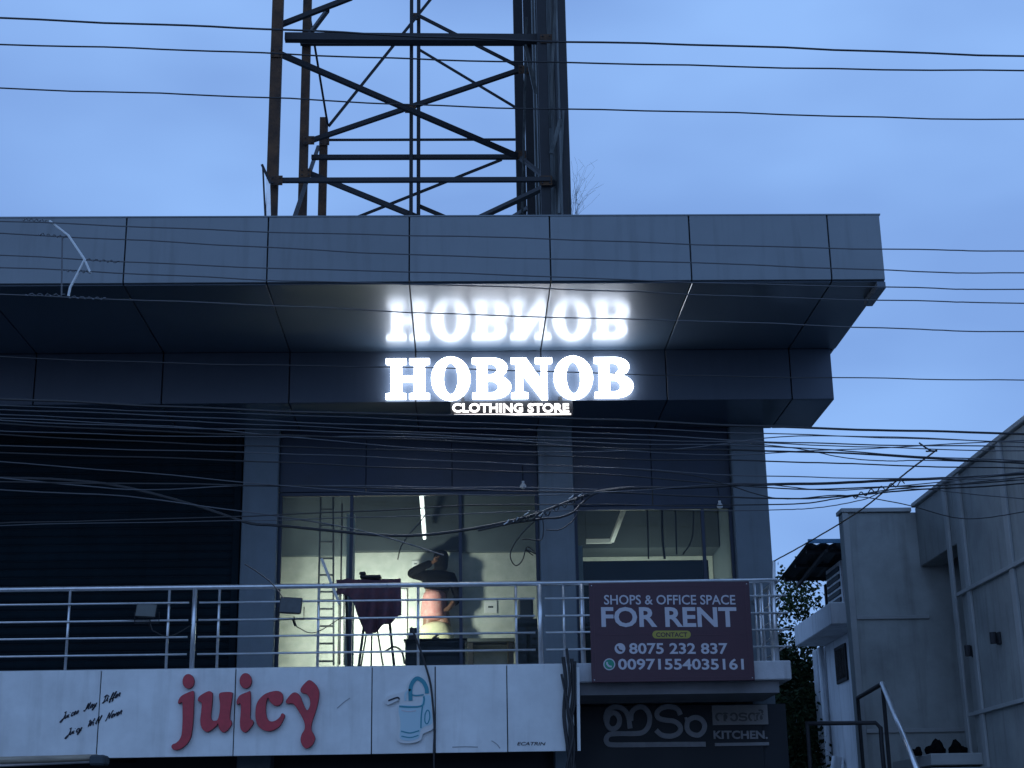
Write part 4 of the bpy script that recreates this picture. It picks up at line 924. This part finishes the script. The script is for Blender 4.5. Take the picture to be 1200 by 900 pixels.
for pts, lab in (([(630,606),(612,624),(601,640),(598,652),(604,662),(612,656),(618,640),(628,648),(616,643),(625,650)], 'loose loop of black cable hanging left of the middle pillar'),
                 ([(636,607),(637,620),(634,632),(620,631),(612,631)], 'short looped cable end beside the middle pillar'), ([(640,622),(655,622),(668,614),(676,604),(679,590)], 'slack black cable hanging in front of the middle pillar'),
                 ([(466,655),(470,640),(480,625),(492,612),(500,600)], 'thin curved wire rising left of the standing person'), ([(287,660),(300,668),(318,682),(332,700)], 'thin wire running down the left pillar to the floodlight')):
    wire(pts, 13.6, .0055, lab, M_WIRE, ext=False, name='hanging_cable')
XW = [([(-60,486),(200,500),(480,524),(760,528),(960,511),(1260,520)], 'slack wire crossing the dense bundle from lower left to the sky'), ([(-60,502),(260,512),(560,514),(800,532),(960,529),(1260,511)], 'second slack wire crossing over in the dense bundle'),
      ([(-60,538),(200,556),(430,577),(650,580),(860,566),(1010,574),(1260,546)], 'drooping wire crossing the top edge of the shop glass'), ([(640,545),(800,556),(905,583),(985,580),(1060,590),(1130,607),(1200,600),(1300,580)], 'wire looping down over the neighbour wing wall'),
      ([(880,521),(940,527),(990,536),(1040,540),(1100,539),(1260,541)], 'thin wire slanting down across the sky right of the canopy')]
for i, (p, lab) in enumerate(XW): wire(p, 13.0+.05*i, .005, lab, M_WIRE if i > 2 else M_WIREG, 'slack crossing wires', ext=False)
for i, (x0, x1, y0, y1) in enumerate(((600,640,611,604), (640,690,603,580), (1000,1060,583,566))):
    n = 40; o = obj('twisted_wire', MB().tube([aY(x0+(x1-x0)*k/n, y0+(y1-y0)*k/n+3.0*math.sin(k*.8)-1, 13.42+.03*math.cos(k*.8)) for k in range(n+1)], .0055, 5), M_WIRE)
    setp(o, ('wire twisted round the service cable left of the middle pillar', 'wire twisted round the service cable on the middle pillar', 'wire twisted round the cables in the sky by the neighbour roof')[i], 'wire', 'twisted wires')
# white splices on the service cable
for i, (x, y) in enumerate(((604,610), (634,603), (617,602), (593,613), (669,583), (680,580))):
    c = aY(x, y, 13.42); t_ = obj('cable_tie', MB().tube([c+Vector((-.02,0,-.012)), c+Vector((.01,0,.006)), c+Vector((.025,0,.03))], .006, 5), M_PLW)
    setp(t_, ('second white cable tie from the left on the service cable', 'white cable tie on the left edge of the middle pillar', 'third white cable tie from the left on the service cable', 'leftmost white cable tie on the service cable', 'white cable tie on the right edge of the middle pillar', 'rightmost white cable tie on the service cable')[i], 'cable tie', 'cable ties on the service cable')
# bare spacer tied across the wires at the left
sp = thing('wire_spacer', tuple(aY(85, 300, 11.7)), 'pale bent spacer strip tied across the wires at upper left', 'spacer')
SY = 11.62
obj('strip', MB().tube([aY(x, y, SY) for x, y in [(58,259),(80,276),(99,304),(90,322),(82,337),(80,347)]], .011, 5), M_PLW, sp)
obj('strip', MB().tube([aY(x, y, SY) for x, y in [(99,304),(106,320)]], .010, 5), M_PLW, sp); obj('strip', MB().tube([aY(x, y, SY) for x, y in [(73,278),(72,346)]], .007, 5), M_WIREG, sp)
for x0, x1, y0, y1 in ((26,56,257,259), (45,78,274,278), (98,140,304,307), (78,108,317,319), (30,76,345,346), (80,124,348,350)):
    n = 18; obj('coil', MB().tube([aY(x0+(x1-x0)*k/n, y0+(y1-y0)*k/n+1.6*math.sin(k*1.7), SY+.01*math.cos(k*1.7)) for k in range(n+1)], .0045, 4), M_WIREG, sp)
# stay wire from the balcony corner up over the neighbour
wire([(907,657),(945,636),(1010,596),(1060,556),(1098,528)], 17.9, .008, 'thin stay wire rising from the balcony corner over the neighbour roof', ext=False, name='stay_wire', Y1=13.2)
wire([(1077,518),(1090,527),(1098,528),(1085,528)], 13.2, .008, 'short frayed wire end in the sky above the neighbour roof', ext=False, name='hanging_cable')
t_ = setp(obj('corner_pole', MB().tube([aY(907,780,17.97), aY(907,657,17.97)], .018, 8), M_STEEL), 'upright steel pole rising above the right end of the railing', 'pole')

# ================================================================== NEIGHBOUR BUILDING
nb_ = thing('neighbour_building', (6.5, 20, 0), 'dark grey panelled building with a projecting wing and porch at right', 'building')
WX = 6.22; YN = 20.5; ZT = 6.05
obj('front_wall', MB().cbox(5.215, 8.2, YN, YN+.25, 0.02, ZT-.06, .01), mat('neighbour_plaster', (0.35, 0.38, 0.375), 0.75, var=0.2, vscale=1.6, streak=0.38, bump=0.12), nb_)
obj('parapet_cap', MB().cbox(5.19, WX-.06, YN-.04, YN+.27, ZT-.058, ZT, .006), M_RBT, nb_)
obj('rear_mass', MB().box(6.9, 9.2, YN+.26, YN+8, 0.02, ZT-.2), M_RB, nb_)
# corner strip and ledges on the front wall
obj('corner_trim', MB().cbox(5.205, 5.29, YN-.02, YN-.001, 0.03, ZT-.06, .004), M_RBT, nb_)
zl = aY(1050, 723, YN).z; obj('ledge', MB().cbox(5.291, WX+.05, YN-.035, YN-.001, zl-.03, zl+.02, .004), M_RBT, nb_)
zl = aY(1050, 856, YN).z; obj('ledge', MB().cbox(5.291, WX+.4, YN-.035, YN-.001, zl-.03, zl+.02, .004), M_RBT, nb_)
# beam over the porch then the wing towards the street
yo = aX(1117, 600, WX).y
zbm_ = aX(1085, 660, WX).z
obj('porch_beam', MB().cbox(WX, WX+.3, yo, YN-.002, zbm_, ZT-.001, .01), M_RB, nb_)
obj('wing_wall', MB().cbox(WX, WX+.25, 6.0, yo-.004, 0.02, ZT-.001, .01), M_RB, nb_)
obj('wing_cap', MB().cbox(WX-.05, WX+.35, 5.95, YN-.0, ZT, ZT+.06, .008), M_RBT, nb_)
obj('wing_roof', MB().box(WX+.26, 9.0, 6.0, YN-.01, ZT-.15, ZT-.05), M_RB, nb_)
obj('porch_inner_wall', MB().box(7.4, 7.6, yo-1, YN-.01, 0.02, ZT-.16), M_RB, nb_)
obj('wing_end_wall', MB().box(WX+.26, 7.4, yo-.25, yo-.005, 0.02, ZT-.16), M_RB, nb_)
for q, wpx in ((1119, 7), (1137, 8), (1190, 8)):
    yv = aX(q, 700, WX).y
    obj('rib', MB().cbox(WX-.035, WX-.001, yv-.10 if q != 1190 else yv-.12, yv+.02, 0.03, ZT-.002, .005), M_RBT, nb_)
for q in range(3): obj('rib', MB().cbox(WX-.035, WX-.001, 13.2-q*2.2, 13.32-q*2.2, 0.03, ZT-.002, .005), M_RBT, nb_)
for (px, py) in ((1160, 678), (1172, 828)):
    zz = aX(px, py, WX).z; obj('ledge', MB().cbox(WX-.05, WX-.0015, 6.05, aX(1125, 700, WX).y, zz-.03, zz+.015, .004), M_RBT, nb_)
zz = ZT-.16; 
for (px, py, lab) in ((1142, 763, 'left small black wall lamp on the neighbour wing'), (1172, 748, 'right small black wall lamp on the neighbour wing')):
    c = aX(px, py, WX); t_ = thing('wall_lamp', tuple(c), lab, 'lamp', 'wall lamps on the neighbour wing')
    obj('mount', MB().cbox(c.x-.03, c.x-.001, c.y-.05, c.y+.05, c.z-.07, c.z+.07, .006), M_IRON, t_); obj('head', MB().tube([c+Vector((-.08,0,-.06)), c+Vector((-.08,0,.07))], .04, 10), M_IRON, t_)
# porch floor, steps and things on it
zpf = aY(1110, 884, 19.0).z
obj('porch_floor', MB().cbox(5.6, 7.39, 18.75, YN-.04, zpf-.14, zpf, .01), M_RBT, nb_)
for k in range(6): obj('step', MB().cbox(5.5, 6.2, 18.74-.3*(k+1), 18.74-.3*k-.003, 0.02, zpf-.16*(k+1)-.02, .008), M_RB, nb_)
obj('porch_base', MB().box(5.7, 7.3, 18.95, YN-.05, 0.02, zpf-.141), M_BACK, nb_)
for i, (px, w_) in enumerate(((1074, .07), (1097, .12), (1121, .11))):
    c = aY(px, 876, 19.2); c.z = zpf
    bm = bmesh.new(); bmesh.ops.create_icosphere(bm, subdivisions=3, radius=1)
    for v in bm.verts:
        n_ = 1+.22*math.sin(v.co.x*5+i)+.15*math.cos(v.co.y*7+v.co.z*4+i); v.co = Vector((v.co.x*w_*n_, v.co.y*w_*n_, max(0, v.co.z+.55)*w_*n_*.85)) + c
    mb = MB(); mb.addbm(bm); t_ = obj('dark_bundle', mb.mesh('b', smooth=True), M_JKT)
    setp(t_, ('smallest dark bundle on the neighbour porch beside the handrail', 'middle dark bundle on the neighbour porch', 'dark bundle on the neighbour porch nearest the wing')[i], 'bundle', 'dark bundles on the porch')
# handrails
hr = thing('stair_handrail', tuple(aY(1040, 895, 18.3)), 'pale steel stair handrail descending towards the street at lower right', 'handrail')
k0, k1, k2 = aY(1005, 818, 20.3), aY(1034, 801, 18.9), aY(1080, 915, 17.0)
obj('rail', MB().tube([k1, k2], .033, 10).mesh('r', smooth=True), M_STEEL, hr); obj('rail', MB().tube([k0, k1], .028, 8), M_IRON, hr)
obj('post', MB().tube([k1, (k1.x, k1.y, .1)], .024, 8), M_IRON, hr); obj('post', MB().tube([k2, (k2.x, k2.y, .05)], .024, 8), M_IRON, hr); obj('post', MB().tube([k0, (k0.x, k0.y, zpf-.2)], .024, 8), M_IRON, hr)
pp = thing('pipe_rail', tuple(aY(1034, 895, 18.5)), 'thick black pipe rail bent down in front of the white house', 'pipe')
k0, k1, k2 = aY(944, 848, 18.5), aY(1026, 847, 18.5), aY(1032, 853, 18.5)
obj('pipe', MB().tube([k0, k1, k2, aY(1033, 870, 18.5), (k2.x+.02, 18.5, .05)], .026, 8).mesh('p', smooth=True), M_IRON, pp); obj('post', MB().tube([k0+Vector((.02,0,0)), (k0.x+.02, 18.5, .05)], .024, 8), M_IRON, pp)

# ================================================================== WHITE HOUSE
wh = thing('white_house', (6, 24, 0), 'white two storey house with tin awning seen between the two dark buildings', 'house')
HX = 5.65
obj('wall', MB().cbox(HX, 9, 21.6, 24.35, 0.02, 4.62, .01), M_HW, wh)
obj('corner_pier', MB().cbox(HX-.06, HX+.2, 24.36, 24.62, 0.02, 4.62, .01), M_HW, wh)
zs0 = aX(931, 748, 5.2).z; zs1 = aX(931, 733, 5.2).z
obj('floor_slab', MB().cbox(5.2, 9, 21.55, aX(931, 742, 5.2).y, 4.621, 4.93, .01), M_HW, wh)
obj('upper_wall', MB().cbox(HX+.05, 9, 21.6, 23.6, 4.932, 6.05, .01), M_BULK, wh)
P = aX(972, 692, HX+.04)
wi = obj('louvre_window', MB().cbox(HX+.005, HX+.049, 22.6, 23.55, 4.95, 5.72, .006), M_HW, wh)
for k in range(6): obj('louvre', MB().cbox(HX-.02, HX+.004, 22.68, 23.47, 5.0+k*.115, 5.07+k*.115, .004), M_BULK, wi)
cw = aX(987, 778, HX); wn = obj('window', MB().cbox(HX-.03, HX-.001, cw.y-.33, cw.y+.33, cw.z-.27, cw.z+.27, .006), M_IRON, wh)
for k in (-1, 0, 1): obj('pane', MB().cbox(HX-.036, HX-.0305, cw.y+k*.2-.085, cw.y+k*.2+.085, cw.z-.22, cw.z+.22, .002), mat('house_pane', (.06,.05,.05), .2), wn)
obj('downpipe', MB().tube([(HX-.06, 24.0, 4.6), (HX-.06, 24.0, .05)], .05, 8).mesh('d', smooth=True), M_HW, wh)
obj('drain_pipe', MB().tube([(HX-.1, 23.3, 2.9), (HX-.14, 23.3, 2.7), (HX-.14, 23.3, .05)], .075, 8).mesh('d', smooth=True), M_HW, wh)
# corrugated tin awning sheets
aw = thing('tin_awning', (5.4, 23, 5.9), 'dark corrugated tin awning over the upper window of the white house', 'awning')
ya0, ya1 = 22.0, 24.3
nl, fl = aY(945, 637, ya0), aY(912, 680, ya1)
xr_ = 7.4; ns = 3
for s_ in range(ns):
    mb = MB(); n = 16
    for k in range(n+1):
        u = (s_+k/n*.992)/ns; dz = .02*math.sin(k*math.pi/2)
        A = Vector((nl.x+(xr_-nl.x)*u, ya0, nl.z+dz)); B_ = Vector((fl.x+(xr_-fl.x)*u, ya1, fl.z+dz))
        mb.v += [tuple(A), tuple(B_), (A.x, A.y, A.z-.012), (B_.x, B_.y, B_.z-.012)]
    for k in range(n):
        b_ = 4*k
        for f in ((b_, b_+1, b_+5, b_+4), (b_+2, b_+6, b_+7, b_+3), (b_, b_+4, b_+6, b_+2), (b_+1, b_+3, b_+7, b_+5)): mb.f.append(f); mb.mi.append(0)
    obj('sheet', mb, M_TIN, aw)
obj('edge_flashing', MB().bar((nl.x+.02, ya0-.02, nl.z+.03), (xr_, ya0-.02, nl.z+.03), .06, .03), mat('blue_sheet', (.10,.26,.42), .5), aw)
for k in (.12, .5, .88): 
    P = nl.lerp(fl, k); obj('purlin', MB().bar((P.x+.05, P.y, P.z-.05), (xr_, P.y, P.z-.05), .05), M_IRON, aw)
obj('rafter', MB().bar((nl.x+.3, ya0+.05, nl.z-.10), (fl.x+.3, ya1-.05, fl.z-.10), .05), M_IRON, aw)
for yy, zz_ in ((ya0+.15, nl.z-.11), (ya1-.3, fl.z-.13)): obj('post', MB().bar((5.75, yy, 4.935), (5.75, yy, zz_), .06), M_IRON, aw)

# ================================================================== TREES
def tree(x, y, h, crown, nleaf, m, label, seed, z0c=None):
    rnd = random.Random(seed)
    t_ = thing('broadleaf_tree', (x, y, 0), label, 'tree', 'trees behind the white house')
    tr = MB(); top = Vector((x+.2, y, h*.6))
    tr.tube(spline([(x,y,-.05),(x+.1,y+.05,h*.2),(x-.05,y,h*.42),top], 5), [.16-.006*k for k in range(16)], 8)
    clumps = []
    for k in range(10):
        a = rnd.uniform(0, 6.28); e = Vector((x+math.cos(a)*crown*rnd.uniform(.4,.8), y+math.sin(a)*crown*rnd.uniform(.4,.8), h*rnd.uniform(.55,.92)))
        s0 = Vector((x, y, h*rnd.uniform(.35,.58))); tr.tube(spline([s0, s0.lerp(e,.5)+Vector((0,0,.15)), e], 4), [.06-.0055*q for q in range(9)], 5); clumps.append(e)
    obj('trunk', tr, M_BARK, t_)
    for k in range(26):
        a = rnd.uniform(0, 6.28); r = crown*math.sqrt(rnd.random()); zz = rnd.uniform(.22, 1.0)
        clumps.append(Vector((x+math.cos(a)*r*(1.25-zz*.6), y+math.sin(a)*r*(1.25-zz*.6), h*zz)))
    lf = MB()
    for k in range(nleaf):
        c = rnd.choice(clumps); p = c + Vector((rnd.gauss(0,.24), rnd.gauss(0,.24), rnd.gauss(0,.2)))
        d = Vector((rnd.gauss(0,1), rnd.gauss(0,1), rnd.gauss(-.3,.8))).normalized(); s = d.cross(Vector((rnd.gauss(0,1), rnd.gauss(0,1), rnd.gauss(0,1)))).normalized()
        L = rnd.uniform(.05,.11); w_ = L*.28
        lf.face([p, p+d*L*.5+s*w_, p+d*L, p+d*L*.5-s*w_])
    me = bpy.data.meshes.new('crown'); me.from_pydata(lf.v, [], lf.f); me.update(); obj('crown', me, m, t_)
tree(5.35, 27.5, 6.15, 1.25, 22000, M_LEAF2, 'tree with a pale trunk whose top shows beside the awning', 3)
tree(4.75, 26.0, 5.0, 1.1, 22000, M_LEAF, 'dark leafy tree just right of the balcony end', 5)
tree(5.2, 24.9, 3.9, .9, 15000, M_LEAF, 'low dark tree filling the gap beside the white pier', 8)
